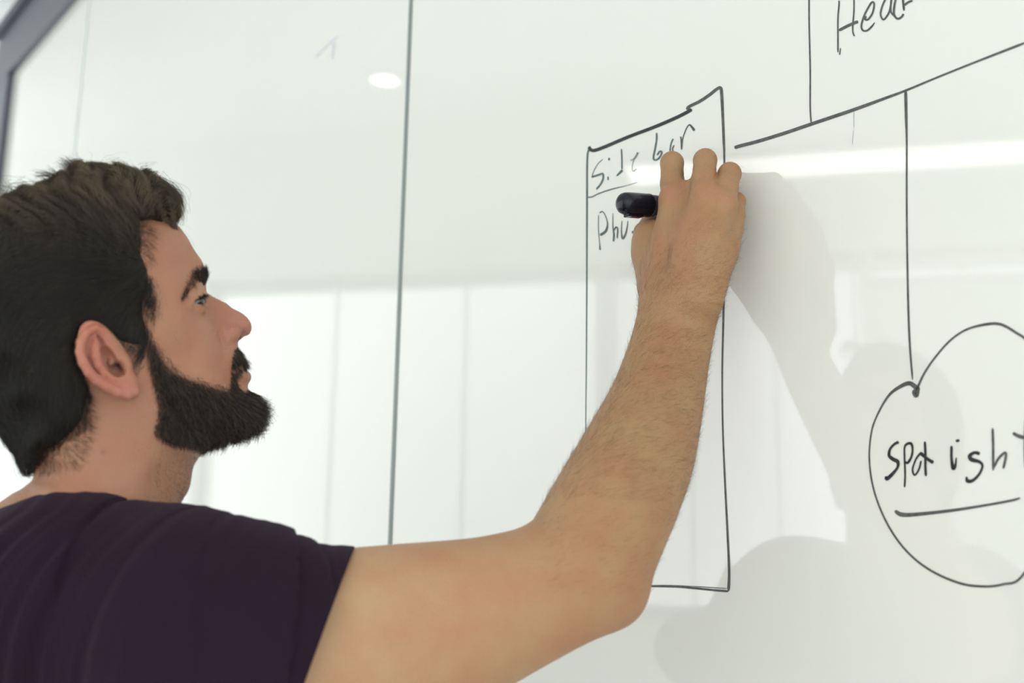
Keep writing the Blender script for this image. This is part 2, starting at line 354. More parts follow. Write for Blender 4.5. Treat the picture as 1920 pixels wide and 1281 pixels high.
#@@BODY@@
# ------------------------------------------------------------------ implicit surfaces
def surface(f, lo, hi, h, B=8, slack=1.9, newton=1):
    """mesh of f = 0 on a sparse grid (surface nets)"""
    lo = np.asarray(lo, float); hi = np.asarray(hi, float)
    nb = np.ceil((hi - lo) / (B * h)).astype(int)
    g = np.stack(np.meshgrid(*[np.arange(k) for k in nb], indexing='ij'), -1).reshape(-1, 3)
    cen = lo + (g + 0.5) * B * h
    v = np.concatenate([f(c) for c in np.array_split(cen, max(1, len(cen) // 200000))])
    g = g[np.abs(v) < B * h * 0.87 * slack]
    n1 = B + 1
    loc = np.stack(np.meshgrid(*[np.arange(n1)] * 3, indexing='ij'), -1).reshape(-1, 3)
    nx, ny, nz = nb * B + 2
    VK, VP, EK, ES = [], [], [[], [], []], [[], [], []]
    for gb in np.array_split(g, max(1, len(g) // 400)):
        idx = gb[:, None, :] * B + loc[None]
        val = f((lo + idx * h).reshape(-1, 3)).reshape(len(gb), n1, n1, n1)
        ins = val < 0
        acc = np.zeros((len(gb), B, B, B, 3)); cnt = np.zeros((len(gb), B, B, B))
        for ax in range(3):
            o1, o2 = [a for a in range(3) if a != ax]
            for s1 in (0, 1):
                for s2 in (0, 1):
                    sl0 = [slice(None)] * 4; sl1 = [slice(None)] * 4
                    sl0[ax + 1] = slice(0, B); sl1[ax + 1] = slice(1, B + 1)
                    for a, s in ((o1, s1), (o2, s2)):
                        sl0[a + 1] = sl1[a + 1] = slice(s, s + B)
                    a0 = val[tuple(sl0)]; a1 = val[tuple(sl1)]
                    cr = (a0 < 0) != (a1 < 0)
                    t = np.where(cr, a0 / np.where(cr, a0 - a1, 1), 0)
                    acc[..., ax] += t
                    acc[..., o1] += cr * s1; acc[..., o2] += cr * s2
                    cnt += cr
        m_ = cnt > 0
        bi, i, j, k = np.nonzero(m_)
        ci = gb[bi] * B + np.stack([i, j, k], -1)
        VK.append((ci[:, 0] * ny + ci[:, 1]) * nz + ci[:, 2])
        VP.append(lo + (ci + acc[m_] / cnt[m_][:, None]) * h)
        for ax in range(3):
            sl1 = [slice(None), slice(0, B), slice(0, B), slice(0, B)]; sl0 = list(sl1)
            sl1[ax + 1] = slice(1, B + 1)
            a0 = ins[tuple(sl0)]; a1 = ins[tuple(sl1)]
            bi, i, j, k = np.nonzero(a0 != a1)
            EK[ax].append(gb[bi] * B + np.stack([i, j, k], -1)); ES[ax].append(a0[bi, i, j, k])
    VK = np.concatenate(VK); VP = np.concatenate(VP)
    order = np.argsort(VK); VK = VK[order]; VP = VP[order]
    faces = []
    def look(c):
        key = (c[:, 0] * ny + c[:, 1]) * nz + c[:, 2]
        p = np.clip(np.searchsorted(VK, key), 0, len(VK) - 1)
        return p, VK[p] == key
    for ax in range(3):
        e = np.concatenate(EK[ax]); s = np.concatenate(ES[ax])
        b_, c_ = (ax + 1) % 3, (ax + 2) % 3
        db = np.zeros(3, int); db[b_] = 1; dc = np.zeros(3, int); dc[c_] = 1
        q = [look(e), look(e - db), look(e - db - dc), look(e - dc)]
        ok = q[0][1] & q[1][1] & q[2][1] & q[3][1]
        fq = np.stack([k[0] for k in q], -1)
        fq[~s] = fq[~s][:, ::-1]
        faces.append(fq[ok])
    faces = np.concatenate(faces)
    for _ in range(newton):
        gr, v0 = grad(f, VP)
        VP = VP - np.clip(v0[:, None] * gr / (np.sum(gr * gr, -1, keepdims=True) + 0.05), -h, h)
    return VP, faces
def grad(f, p, e=4e-4):
    v0 = f(p)
    return np.stack([(f(p + np.eye(3)[i] * e) - v0) / e for i in range(3)], -1), v0
def smin(a, b, k):
    hh = np.maximum(k - np.abs(a - b), 0) / k
    return np.minimum(a, b) - hh * hh * k * 0.25
def smax(a, b, k): return -smin(-a, -b, k)
def sph(p, c, r): return np.linalg.norm(p - c, axis=-1) - r
def cone(p, a, b, ra, rb):
    ba = b - a; t = np.clip(((p - a) @ ba) / (ba @ ba), 0, 1)
    return np.linalg.norm(p - a - t[:, None] * ba, axis=-1) - (ra + (rb - ra) * t)
def chain(p, pts, rs, k=0.0):
    d = None
    for i in range(len(pts) - 1):
        c = cone(p, pts[i], pts[i + 1], rs[i], rs[i + 1])
        d = c if d is None else (np.minimum(d, c) if k == 0 else smin(d, c, k))
    return d
def ell(p, c, ax, r):
    q = np.stack([(p - c) @ a for a in ax], -1)
    k0 = np.linalg.norm(q / r, axis=-1); k1 = np.linalg.norm(q / (np.asarray(r) ** 2), axis=-1) + 1e-9
    return np.where(k0 < 1e-6, -min(r), k0 * (k0 - 1) / k1)
def boxed(p, lo, hi, fn, margin=0.012):
    """evaluate fn only near its box; farther away return a distance to the box"""
    d = np.maximum(np.maximum(lo - p, p - hi), 0); dist = np.linalg.norm(d, axis=-1)
    out = dist + margin
    m_ = dist < 0.02
    if m_.any(): out[m_] = fn(p[m_])
    return out
class Part:
    def __init__(s, fn, pts, r):
        pts = np.asarray(pts); s.fn = fn; s.lo = pts.min(0) - r; s.hi = pts.max(0) + r
    def __call__(s, p): return boxed(p, s.lo, s.hi, s.fn)

# ---- 2-D thin-plate fields over the head's side view
def tps(pts, vals, smooth=1e-6):
    X = np.asarray(pts) / 0.1; n = len(X)
    d = np.linalg.norm(X[:, None] - X[None], axis=-1)
    K = np.where(d > 0, d * d * np.log(d + 1e-12), 0) + smooth * np.eye(n)
    A = np.zeros((n + 3, n + 3)); A[:n, :n] = K; A[:n, n] = 1; A[:n, n + 1:] = X; A[n, :n] = 1; A[n + 1:, :n] = X.T
    w = np.linalg.solve(A, np.concatenate([vals, np.zeros(3)]))
    def ev(q):
        q = np.asarray(q) / 0.1; out = np.empty(len(q))
        for s in range(0, len(q), 40000):
            qq = q[s:s + 40000]; d = np.sqrt(((qq[:, None] - X[None]) ** 2).sum(-1)) + 1e-12
            out[s:s + 40000] = (d * d * np.log(d)) @ w[:n] + w[n] + qq @ w[n + 1:]
        return out
    return ev
def inside(poly, q):
    poly = np.asarray(poly); c = np.zeros(len(q), bool)
    a = poly; b = np.roll(poly, -1, 0)
    for (x0, y0), (x1, y1) in zip(a, b):
        m_ = ((y0 > q[:, 1]) != (y1 > q[:, 1]))
        c ^= m_ & (q[:, 0] < (x1 - x0) * (q[:, 1] - y0) / (y1 - y0 + 1e-15) + x0)
    return c
def poly_dist(poly, q):
    """signed distance, positive inside"""
    poly = np.asarray(poly); best = np.full(len(q), 9.0)
    for a, b in zip(poly, np.roll(poly, -1, 0)):
        ba = b - a; t = np.clip(((q - a) @ ba) / (ba @ ba + 1e-15), 0, 1)
        best = np.minimum(best, np.linalg.norm(q - a - t[:, None] * ba, axis=-1))
    return np.where(inside(poly, q), best, -best)
GX0, GX1, GZ0, GZ1, GH = -0.22, 0.16, -0.26, 0.17, 0.0010
GXS = np.arange(GX0, GX1, GH); GZS = np.arange(GZ0, GZ1, GH)
class Grid:
    def __init__(s, fn):
        gx, gz = np.meshgrid(GXS, GZS, indexing='ij')
        s.v = fn(np.stack([gx.ravel(), gz.ravel()], -1)).reshape(gx.shape)
    def __call__(s, x, z):
        u = np.clip((x - GX0) / GH, 0, s.v.shape[0] - 1.001); w = np.clip((z - GZ0) / GH, 0, s.v.shape[1] - 1.001)
        i = u.astype(int); j = w.astype(int); u = u - i; w = w - j
        v = s.v
        return (v[i, j] * (1 - u) * (1 - w) + v[i + 1, j] * u * (1 - w) + v[i, j + 1] * (1 - u) * w + v[i + 1, j + 1] * u * w)
class Pillow:
    """a left-right symmetric solid: |y| = w(x, z), from a traced mid-line outline and half-widths at points of the side view.
    The field is S = w^2, which falls through zero at the outline like 2*r*d for a rim of radius r."""
    def __init__(s, outline, inner, n=5, inset=0.004):
        o = [HL(a, b) for a, b, r in outline]; rr = [r for a, b, r in outline]
        cl = o + [o[0]]
        pts, vals, poly = [], [], []
        N = len(o)
        tri = [np.array([*o[i % N], rr[i % N]]) for i in range(-1, N + 2)]
        dens = []
        for i in range(1, N + 1):
            p0, p1, p2, p3 = tri[i - 1], tri[i], tri[i + 1], tri[(i + 2) if i + 2 < len(tri) else 3]
            seg = np.linalg.norm(p2[:2] - p1[:2]); k = max(1, int(seg / 0.006))
            for t in np.linspace(0, 1, k, endpoint=False):
                dens.append(0.5 * (2 * p1 + (p2 - p0) * t + (2 * p0 - 5 * p1 + 4 * p2 - p3) * t * t + (3 * p1 - p0 - 3 * p2 + p3) * t ** 3))
        dens = np.array(dens); poly = dens[:, :2]
        tan = np.roll(poly, -1, 0) - np.roll(poly, 1, 0); tan /= np.linalg.norm(tan, axis=1)[:, None] + 1e-9
        nrm = np.stack([tan[:, 1], -tan[:, 0]], -1)
        if not inside(poly, poly[:1] - nrm[:1] * 0.002)[0]: nrm = -nrm
        r = np.maximum(dens[:, 2], 0.003)
        P_ = list(poly); V_ = [0.0] * len(poly)
        for off, sgn in ((inset, 1), (-0.012, -1)):
            q = poly - nrm * off
            dd = poly_dist(poly, q)
            for qi, di, ri in zip(q, dd, r):
                if sgn > 0 and di > inset * 0.7: P_.append(qi); V_.append(2 * ri * di)
                if sgn < 0 and di < -0.009: P_.append(qi); V_.append(2 * ri * di)
        for a, b, w in inner:
            P_.append(HL(a, b, w / 1000)); V_.append((w / 1000) ** 2)
        P_ = np.array(P_); V_ = np.array(V_)
        keep = []
        for i in range(len(P_) - 1, -1, -1):
            if all(np.linalg.norm(P_[i] - P_[j]) > 0.0025 for j in keep): keep.append(i)
        s.poly = poly
        ev = tps(P_[keep], V_[keep] / 0.005, 2e-5)
        s.S = Grid(lambda q: ev(q) * 0.005)
        s.Sx = Grid(lambda q: np.gradient(s.S.v, GH, axis=0).ravel())
        s.Sz = Grid(lambda q: np.gradient(s.S.v, GH, axis=1).ravel())
    def __call__(s, h):                 # h in head coordinates (N, 3)
        x, y, z = h[:, 0], h[:, 1], h[:, 2]
        v = y * y - s.S(x, z); gx = s.Sx(x, z); gz = s.Sz(x, z)
        f = v / np.sqrt(gx * gx + gz * gz + 4 * y * y + 2e-4)
        ox = np.maximum(np.maximum(GX0 - x, x - GX1), 0) + np.maximum(np.maximum(GZ0 - z, z - GZ1), 0)
        return np.clip(f, -0.06, 0.06) + ox

# ------------------------------------------------------------------ the head
SKIN_OUT = [ # traced mid-line outline (x, y, rim radius in metres)
 (314, 412, .045), (332, 431, .050), (347, 449, .050), (359, 470, .048), (374, 491, .042), (382, 508, .034), (386, 522, .026), (386, 534, .018), (387, 544, .010), (394, 554, .007),
 (405, 560, .0055), (415, 565, .0055), (436, 579, .006), (448, 585, .007), (458, 592, .008), (467, 602, .009), (471, 613, .009), (470, 622, .008), (464, 629, .006), (454, 635, .005), (446, 641, .005),
 (446, 650, .009), (448, 660, .013), (452, 672, .014), (456, 681, .014), (456, 689, .012), (450, 695, .009), (450, 699, .009), (458, 700, .011), (465, 703, .012), (468, 710, .012), (466, 718, .012), (464, 726, .012),
 (468, 735, .014), (477, 746, .017), (484, 760, .018), (485, 775, .018), (480, 791, .019), (468, 805, .020), (450, 815, .022), (430, 823, .025), (405, 833, .03), (388, 842, .035),
 (374, 856, .040), (363, 871, .038), (357, 893, .036), (353, 915, .036), (342, 936, .038), (330, 957, .040), (322, 985, .045), (310, 1040, .05),
 (200, 1075, .05), (60, 1060, .05), (-60, 1030, .05), (-60, 985, .05), (-20, 955, .05), (24, 925, .05), (46, 912, .05), (60, 900, .05), (62, 885, .05), (50, 850, .05), (28, 805, .05), (5, 750, .055), (-14, 690, .06),
 (-24, 620, .065), (-22, 545, .065), (-8, 480, .065), (16, 430, .062), (50, 392, .06), (95, 366, .058), (150, 354, .056), (205, 354, .053), (255, 366, .050), (290, 386, .046)]
SKIN_IN = [ # half-widths (mm) over the side of the head
 (355, 475, 28), (345, 500, 38), (330, 470, 42), (300, 480, 55), (310, 440, 40), (290, 520, 62), (262, 450, 60), (268, 560, 65),
 (372, 512, 28), (362, 520, 38), (350, 530, 46), (338, 545, 54), (378, 528, 27), (370, 542, 38), (356, 548, 44),
 (384, 552, 16), (390, 566, 12), (379, 560, 27), (383, 574, 20), (372, 577, 37), (362, 578, 43), (350, 573, 50), (337, 580, 56), (364, 562, 40), (376, 590, 32),
 (402, 572, 8.5), (396, 585, 14), (412, 578, 8.5), (408, 592, 13), (425, 590, 10.5), (420, 604, 14), (440, 598, 11), (432, 608, 14), (452, 604, 10.5), (462, 614, 9),
 (432, 622, 17.5), (441, 628, 16.5), (448, 632, 12), (424, 630, 18.5), (430, 638, 18), (438, 638, 15), (452, 620, 13),
 (413, 618, 20), (417, 634, 22), (421, 648, 23), (405, 606, 21), (396, 600, 24), (388, 594, 28),
 (408, 640, 30), (400, 625, 32), (411, 658, 32), (414, 680, 33), (392, 610, 34), (384, 605, 37), (418, 665, 29), (428, 658, 25),
 (380, 640, 44), (365, 610, 48), (350, 620, 54), (325, 605, 61), (300, 600, 66), (350, 660, 53), (325, 650, 60), (298, 645, 67), (395, 670, 43), (340, 585, 57),
 (438, 660, 20), (430, 680, 27), (442, 688, 19), (430, 700, 28), (445, 702, 19), (455, 710, 15), (448, 722, 19), (440, 738, 27), (458, 735, 17),
 (470, 770, 21), (455, 790, 30), (435, 765, 38), (410, 705, 41), (375, 715, 51), (340, 715, 58), (305, 715, 64), (300, 770, 62), (340, 790, 55), (380, 795, 48), (420, 795, 38), (400, 750, 47),
 (380, 828, 41), (340, 838, 48), (420, 815, 30),
 (230, 640, 71), (180, 600, 74), (150, 660, 73), (200, 690, 69), (180, 550, 76), (100, 550, 76), (40, 550, 68), (200, 480, 73), (150, 430, 61), (100, 430, 58), (210, 410, 52), (10, 600, 50),
 (250, 500, 69), (80, 670, 68), (30, 690, 52), (240, 430, 54), (60, 740, 54), (120, 740, 63), (250, 600, 70), (275, 690, 67),
 (190, 770, 62), (240, 770, 62), (275, 800, 59), (210, 840, 60), (250, 850, 60), (278, 880, 58), (296, 890, 50), (315, 890, 45), (335, 890, 37), (345, 870, 34), (300, 850, 54), (320, 860, 48), (150, 850, 55), (100, 860, 44), (190, 900, 60),
 (240, 920, 62), (262, 940, 61), (285, 950, 53), (310, 930, 45), (325, 945, 36), (140, 920, 61), (90, 920, 51), (60, 945, 42), (0, 975, 38), (150, 990, 58), (250, 1000, 55), (40, 1010, 44)]
skin = Pillow(SKIN_OUT, SKIN_IN)
def hp(a, b, w): return HW(a, b, w / 1000)
def hx(dx, dz, dy=0.0):                 # a direction in head axes
    v = E1 * dx + E3 * dz + E2 * dy; return v / np.linalg.norm(v)
# ear
ear_n = hx(0.33, 0.05, 1.0)             # the plate's outward normal (the ear stands off at the back)
ear_u = hx(0.25, 1.0); ear_u = ear_u - ear_n * (ear_u @ ear_n); ear_u /= np.linalg.norm(ear_u)
ear_u2 = np.cross(ear_n, ear_u)
_tilt = hp(178, 617, 84) - hp(236, 728, 79); _tilt -= ear_n * (_tilt @ ear_n); EA = _tilt / np.linalg.norm(_tilt); EB = np.cross(ear_n, EA)
EAX = [EA, EB, ear_n]
helix = [hp(*q) for q in ((211, 672, 75), (207, 650, 77), (203, 632, 80), (193, 620, 83), (178, 616, 87), (162, 623, 91), (152, 640, 94), (150, 660, 94.5), (156, 680, 94), (167, 698, 92), (182, 713, 89.5), (200, 725, 87), (219, 735, 84), (238, 740, 81), (251, 737, 78.5))]
hr = [.0022, .0027, .0030, .0030, .0031, .0032, .0033, .0034, .0036, .0037, .0038, .0039, .0042, .0045, .0042]
anti = [hp(*q) for q in ((183, 636, 85), (178, 652, 88), (178, 668, 89), (184, 686, 88), (196, 701, 86), (212, 711, 83.5), (224, 712, 81))]
anti2 = [hp(*q) for q in ((200, 650, 79.5), (190, 660, 84), (181, 668, 88))]
scapha = [hp(*q) for q in ((176, 628, 91), (166, 638, 95), (163, 656, 96.5), (167, 676, 96), (176, 694, 94), (190, 709, 91.5), (206, 720, 89))]
def ear_f(p):
    pl = ell(p, hp(192, 664, 80), EAX, (.0275, .0165, .0052))
    pl = smin(pl, ell(p, hp(238, 722, 78.5), EAX, (.0105, .0095, .0042)), .006)
    pl = smin(pl, ell(p, hp(212, 690, 78), EAX, (.022, .0130, .0050)), .006)
    pl = smin(pl, ell(p, hp(205, 676, 73), EAX, (.020, .0115, .0100)), .006)
    d = smin(pl, chain(p, anti, [.0032, .0036, .0038, .0037, .0034, .0032, .0030], .001), .003)
    d = smin(d, chain(p, anti2, [.0020, .0024, .003], .001), .003)
    d = smax(d, -chain(p, scapha, [.0016, .0024, .0026, .0026, .0024, .0020, .0012]), .002)
    d = smax(d, -ell(p, hp(190, 640, 86.5), EAX, (.0060, .0026, .0052)), .0015)       # triangular fossa
    d = smax(d, -ell(p, hp(205, 676, 84.5), EAX, (.0130, .0060, .0100)), .002)       # concha
    d = smax(d, -ell(p, hp(222, 692, 82.0), EAX, (.0060, .0080, .0100)), .002)
    d = smin(d, chain(p, helix, hr, .001), .0022)
    d = smin(d, ell(p, hp(234, 681, 78.0), [hx(-.55, 1), hx(1, .55), E2], (.0075, .0042, .0048)), .004)  # tragus
    d = smin(d, chain(p, [hp(211, 672, 75), hp(207, 682, 77.5)], [.0022, .0018]), .003)
    return d
EAR = Part(ear_f, helix + [hp(255, 760, 70), hp(205, 640, 66)], .012)
EYE_C = hp(357, 571, 31); EYE_R = .0122
lidax = [hx(1, .42), hx(-.42, 1), E2]
def head_f(p):
    h = to_head(p)
    d = skin(h)
    ha = h.copy(); ha[:, 1] = np.abs(ha[:, 1]); pm = to_world(ha)     # mirrored: both sides at once
    # eyes: lids over the ball, with an almond opening
    def eyes(q):
        k = smin(q[1], sph(q[0], EYE_C, EYE_R + .0016), .004)
        k = smin(k, chain(q[0], [hp(352, 571, 45), hp(362, 558, 43), (hp(374, 552, 37)), hp(384, 551, 30)], [.0012, .0018, .0019, .0016], .001), .007)
        k = smax(k, -ell(q[0], hp(377, 565, 40), lidax, (.0078, .0023, .014)), .0012)
        return k
    m_ = np.linalg.norm(pm - EYE_C, axis=-1) < .035
    if m_.any(): d[m_] = eyes((pm[m_], d[m_]))
    m_ = np.linalg.norm(pm - hp(440, 630, 12), axis=-1) < .03
    if m_.any():
        q = pm[m_]; k = d[m_]
        k = smin(k, ell(q, hp(433, 627, 14.5), [hx(1, .55), hx(-.55, 1), E2], (.0085, .0062, .0052)), .004)     # nostril wing
        k = smax(k, -chain(q, [hp(418, 612, 23), hp(415, 626, 25), hp(419, 640, 25)], [.0010, .0022, .0016]), .003)
        k = smax(k, -chain(q, [hp(458, 627, 6.5), hp(452, 632, 8.5), hp(445, 637, 8.5)], [.0014, .0024, .0020]), .0014)
        d[m_] = k
    m_ = np.linalg.norm(pm - hp(445, 698, 8), axis=-1) < .035
    if m_.any():
        q = pm[m_]; k = d[m_]
        k = smin(k, chain(q, [hp(459, 706, 0), hp(455, 707, 10), hp(438, 703, 22)], [.0052, .0045, .002], .001), .003)
        k = smin(k, chain(q, [hp(450, 688, 0), hp(447, 690, 9), hp(436, 699, 22)], [.0045, .004, .0018], .001), .003)
        k = smax(k, -chain(q, [hp(456, 697.5, 0), hp(448, 698, 9), hp(433, 702, 24)], [.0012, .0012, .001]), .0012)
        d[m_] = k
    d2 = EAR(pm)
    d = np.where(d2 < .03, smin(d, d2, .003), d)
    return d

# ------------------------------------------------------------------ limbs as lofts
class Loft:
    """tube with an elliptic section; stations (upper edge px, lower edge px, depth, depth-ratio), edges picked on the photo"""
    def __init__(s, st, n=40, cap=0.5):
        C, A, SD, R = [], [], [], []
        for (t, b, d, rt) in st:
            a = P(t[0], t[1], d); c = P(b[0], b[1], d)
            C.append((a + c) / 2); A.append(np.linalg.norm(a - c) / 2); SD.append((a - c) / np.linalg.norm(a - c)); R.append(rt)
        X = [np.concatenate([c, [a], sd, [a * r]]) for c, a, sd, r in zip(C, A, SD, R)]
        X = np.array(catmull(X, max(2, n // (len(X) - 1))))
        s.C, s.a, s.b = X[:, :3], X[:, 3], X[:, 7]
        T = np.gradient(s.C, axis=0); T /= np.linalg.norm(T, axis=1)[:, None]
        sd = X[:, 4:7]; D = np.cross(T, sd); s.D = D / np.linalg.norm(D, axis=1)[:, None]; s.SD = np.cross(s.D, T)
        s.T = T; s.lo = s.C.min(0) - s.a.max() * 1.15; s.hi = s.C.max(0) + s.a.max() * 1.15
    def raw(s, p, infl=0.0):
        n = len(s.C)
        ds = (p ** 2).sum(-1)[:, None] - 2 * p @ s.C.T + ((s.C ** 2).sum(-1))[None]
        i = np.clip(np.argmin(ds, 1), 1, n - 2)
        si = np.sum((p - s.C[i]) * s.T[i], -1)
        j = np.where(si >= 0, i, i - 1)
        s0 = np.sum((p - s.C[j]) * s.T[j], -1); s1 = np.sum((p - s.C[j + 1]) * s.T[j + 1], -1)
        t = s0 / np.where(np.abs(s0 - s1) < 1e-9, 1e-9, s0 - s1)
        over = np.where((j == 0) & (s0 < 0), -s0, np.where((j == n - 2) & (s1 > 0), s1, 0))
        t = np.clip(t, 0, 1); te = t[:, None]
        o = p - s.C[j] * (1 - te) - s.C[j + 1] * te
        sd = s.SD[j] * (1 - te) + s.SD[j + 1] * te; dd = s.D[j] * (1 - te) + s.D[j + 1] * te
        a = s.a[j] * (1 - t) + s.a[j + 1] * t + infl; b = s.b[j] * (1 - t) + s.b[j + 1] * t + infl
        u = np.sum(o * sd, -1); v = np.sum(o * dd, -1); w = over
        k = np.sqrt((u / a) ** 2 + (v / b) ** 2 + (w / np.minimum(a, b) / .8) ** 2) + 1e-6
        l = np.sqrt(u * u + v * v + w * w) + 1e-9
        return np.where(k > .15, l * (1 - 1 / k), -np.minimum(a, b) * (1 - k))
    def __call__(s, p, infl=0.0): return boxed(p, s.lo - infl, s.hi + infl, lambda q: s.raw(q, infl))
ARM = Loft([
 ((440, 1030), (400, 1420), .825, .84), ((560, 1040), (520, 1415), .838, .84), ((650, 1032), (610, 1406), .852, .85), ((753, 1021), (740, 1366), .868, .86), ((860, 1011), (862, 1318), .882, .86),
 ((930, 1001), (975, 1266), .893, .84), ((976, 990), (1082, 1213), .903, .84), ((1004, 970), (1174, 1160), .912, .84), ((1021, 942), (1206, 1106), .922, .80), ((1040, 905), (1238, 1040), .936, .80),
 ((1079, 841), (1264, 975), .962, .80), ((1120, 772), (1289, 897), .992, .78), ((1153, 712), (1308, 806), 1.024, .74), ((1179, 645), (1326, 700), 1.060, .70), ((1193, 600), (1340, 618), 1.082, .68),
 ((1206, 556), (1352, 556), 1.102, .64)], 60)
olec = P(1158, 1122, .922)
HB = BP                                  # board reference
m_end = Q(1163, 381, .110); m_tip = Q(1308, 393, .0004)
MA = m_tip - m_end; MLEN = np.linalg.norm(MA); MA /= MLEN; RM = .0120
def hand_pts(l): return [Q(*q) for q in l]
mc = [ # metacarpals: wrist end -> knuckle (x, y, height above the board, radius)
 ([(1243, 560, .100), (1246, 470, .092), (1262, 378, .074)], (.0150, .0150, .0128)),
 ([(1272, 560, .102), (1290, 470, .096), (1320, 368, .076)], (.0160, .0155, .0130)),
 ([(1303, 560, .096), (1325, 470, .086), (1357, 384, .064)], (.0160, .0150, .0125)),
 ([(1330, 565, .085), (1352, 480, .070), (1371, 425, .047)], (.0130, .0140, .0115))]
fing = [ # knuckle -> middle joint -> end joint -> tip
 ([(1262, 378, .074), (1260, 344, .066), (1260, 306, .056), (1263, 322, .034), (1272, 360, .016), (1277, 378, .012)], (.0128, .0117, .0118, .0100, .0090, .0078)),
 ([(1320, 368, .076), (1320, 335, .066), (1322, 301, .053), (1318, 318, .030), (1318, 356, .013), (1318, 380, .013)], (.0130, .0118, .0116, .0100, .0090, .0080)),
 ([(1357, 384, .064), (1362, 352, .056), (1368, 326, .043), (1357, 343, .023), (1348, 372, .012), (1342, 392, .013)], (.0125, .0114, .0112, .0098, .0088, .0078)),
 ([(1371, 425, .047), (1377, 402, .043), (1380, 378, .033), (1374, 392, .017), (1362, 412, .010), (1350, 424, .012)], (.0115, .0100, .0092, .0082, .0075, .0068))]
thumb = ([(1243, 530, .085), (1220, 478, .074), (1207, 436, .062), (1222, 412, .044), (1248, 400, .026), (1264, 394, .018)], (.0150, .0155, .0100, .0098, .0092, .0078))
MC = [(hand_pts(a), r) for a, r in mc]; FI = [(hand_pts(a), r) for a, r in fing]; TH = (hand_pts(thumb[0]), thumb[1])
def hand_f(p):
    d = None
    for pts, r in MC:
        c = chain(p, pts, r, .004); d = c if d is None else smin(d, c, .014)
    d = smin(d, cone(p, Q(1285, 500, .074), Q(1305, 420, .050), .020, .016), .014)          # palm
    d = smin(d, cone(p, Q(1335, 520, .062), Q(1350, 450, .040), .016, .014), .014)          # heel below the little finger
    for pts, r in FI:
        d = smin(d, chain(p, pts, r, .003), .0022)
    for a, b, ra, rb_ in ((Q(1291, 356, .064), Q(1283, 440, .086), .0095, .0150), (Q(1341, 368, .062), Q(1331, 440, .084), .0085, .0150), (Q(1366, 412, .046), Q(1352, 470, .066), .0080, .0130),
                          (Q(1232, 530, .086), Q(1222, 448, .074), .0180, .0165)):
        d = smin(d, cone(p, a, b, ra, rb_), .012)
    for a, b in ((Q(1252, 530, .098), Q(1261, 392, .0845)), (Q(1286, 530, .101), Q(1319, 385, .0870)), (Q(1318, 530, .094), Q(1352, 400, .0745))):
        d = smin(d, cone(p, a, b, .0028, .0030), .007)          # tendons
    # knuckles
    for c, r in ((Q(1259, 371, .0795), .0095), (Q(1323, 361, .081), .0100), (Q(1359, 382, .0685), .0085)):
        d = smin(d, sph(p, c, r), .012)
    t = chain(p, TH[0], TH[1], .004)
    t = smin(t, cone(p, Q(1228, 430, .062), Q(1250, 470, .074), .0080, .0110), .010)        # web between thumb and hand
    d = smin(d, t, .020)
    return d
allh = [q for pts, r in MC + FI + [TH] for q in pts]
HAND = Part(hand_f, allh, .030)
# ------------------------------------------------------------------ torso
SH = Loft([
 ((-190, 1000), (-190, 1500), .97, .8), ((-60, 970), (-60, 1450), .91, .9), ((47, 951), (47, 1400), .872, .95), ((109, 926), (109, 1400), .860, .95), ((139, 922), (140, 1400), .857, .95), ((171, 928), (171, 1400), .855, .95), ((210, 950), (206, 1400), .852, .95),
 ((244, 940), (244, 1400), .850, .92), ((290, 949), (292, 1400), .846, .92), ((326, 969), (326, 1410), .84, .92), ((376, 980), (366, 1420), .83, .92)], 60)
SLV = Loft([
 ((386, 971), (340, 1470), .825, .90), ((430, 981), (390, 1470), .82, .90), ((448, 985), (410, 1465), .82, .90), ((474, 983), (440, 1462), .82, .90), ((500, 986), (466, 1460), .825, .90), ((525, 998), (490, 1455), .83, .90),
 ((542, 1007), (510, 1450), .83, .90), ((558, 1013), (524, 1448), .835, .90), ((572, 1012), (540, 1446), .84, .90), ((591, 1020), (556, 1440), .84, .90), ((627, 1025), (590, 1432), .845, .90), ((664, 1028), (625, 1424), .85, .90), ((700, 1030), (660, 1416), .86, .90)], 96)
TC = P(40, 1650, .99)
TAX = [hx(1, 0, .35), hx(-.35, 0, 1), E3]
def torso_f(p, off=0.0):
    d = SH(p, off)
    d = smin(d, ell(p, TC, TAX, (.135 + off, .175 + off, .33 + off)), .08)
    d = smin(d, cone(p, P(-60, 1200, 1.0), P(-330, 1290, 1.2), .075 + off, .062 + off), .05)  # far shoulder
    return d
def body_f(p):
    d = smin(torso_f(p, -.017), ARM(p), .03)

    d = smin(d, sph(p, olec, .0155), .028)
    near_h = np.all((p > HAND.lo - .02) & (p < HAND.hi + .02), axis=1)
    if near_h.any(): d[near_h] = smax(smin(d[near_h], HAND(p[near_h]), .02), -(cone(p[near_h], m_end, m_tip, RM + .0012, RM + .0012)), .0015)
    hq = to_head(p)
    nh = (hq[:, 0] > -.2) & (hq[:, 0] < .14) & (np.abs(hq[:, 1]) < .125) & (hq[:, 2] > -.24) & (hq[:, 2] < .15)
    if nh.any():
        hf = head_f(p[nh])
        # the neck's far lower end blends into the torso
        d[nh] = smin(d[nh], hf, .02)
    return d
ZCUT = 0.82
def body_cut(p): return np.maximum(body_f(p), ZCUT - p[:, 2])

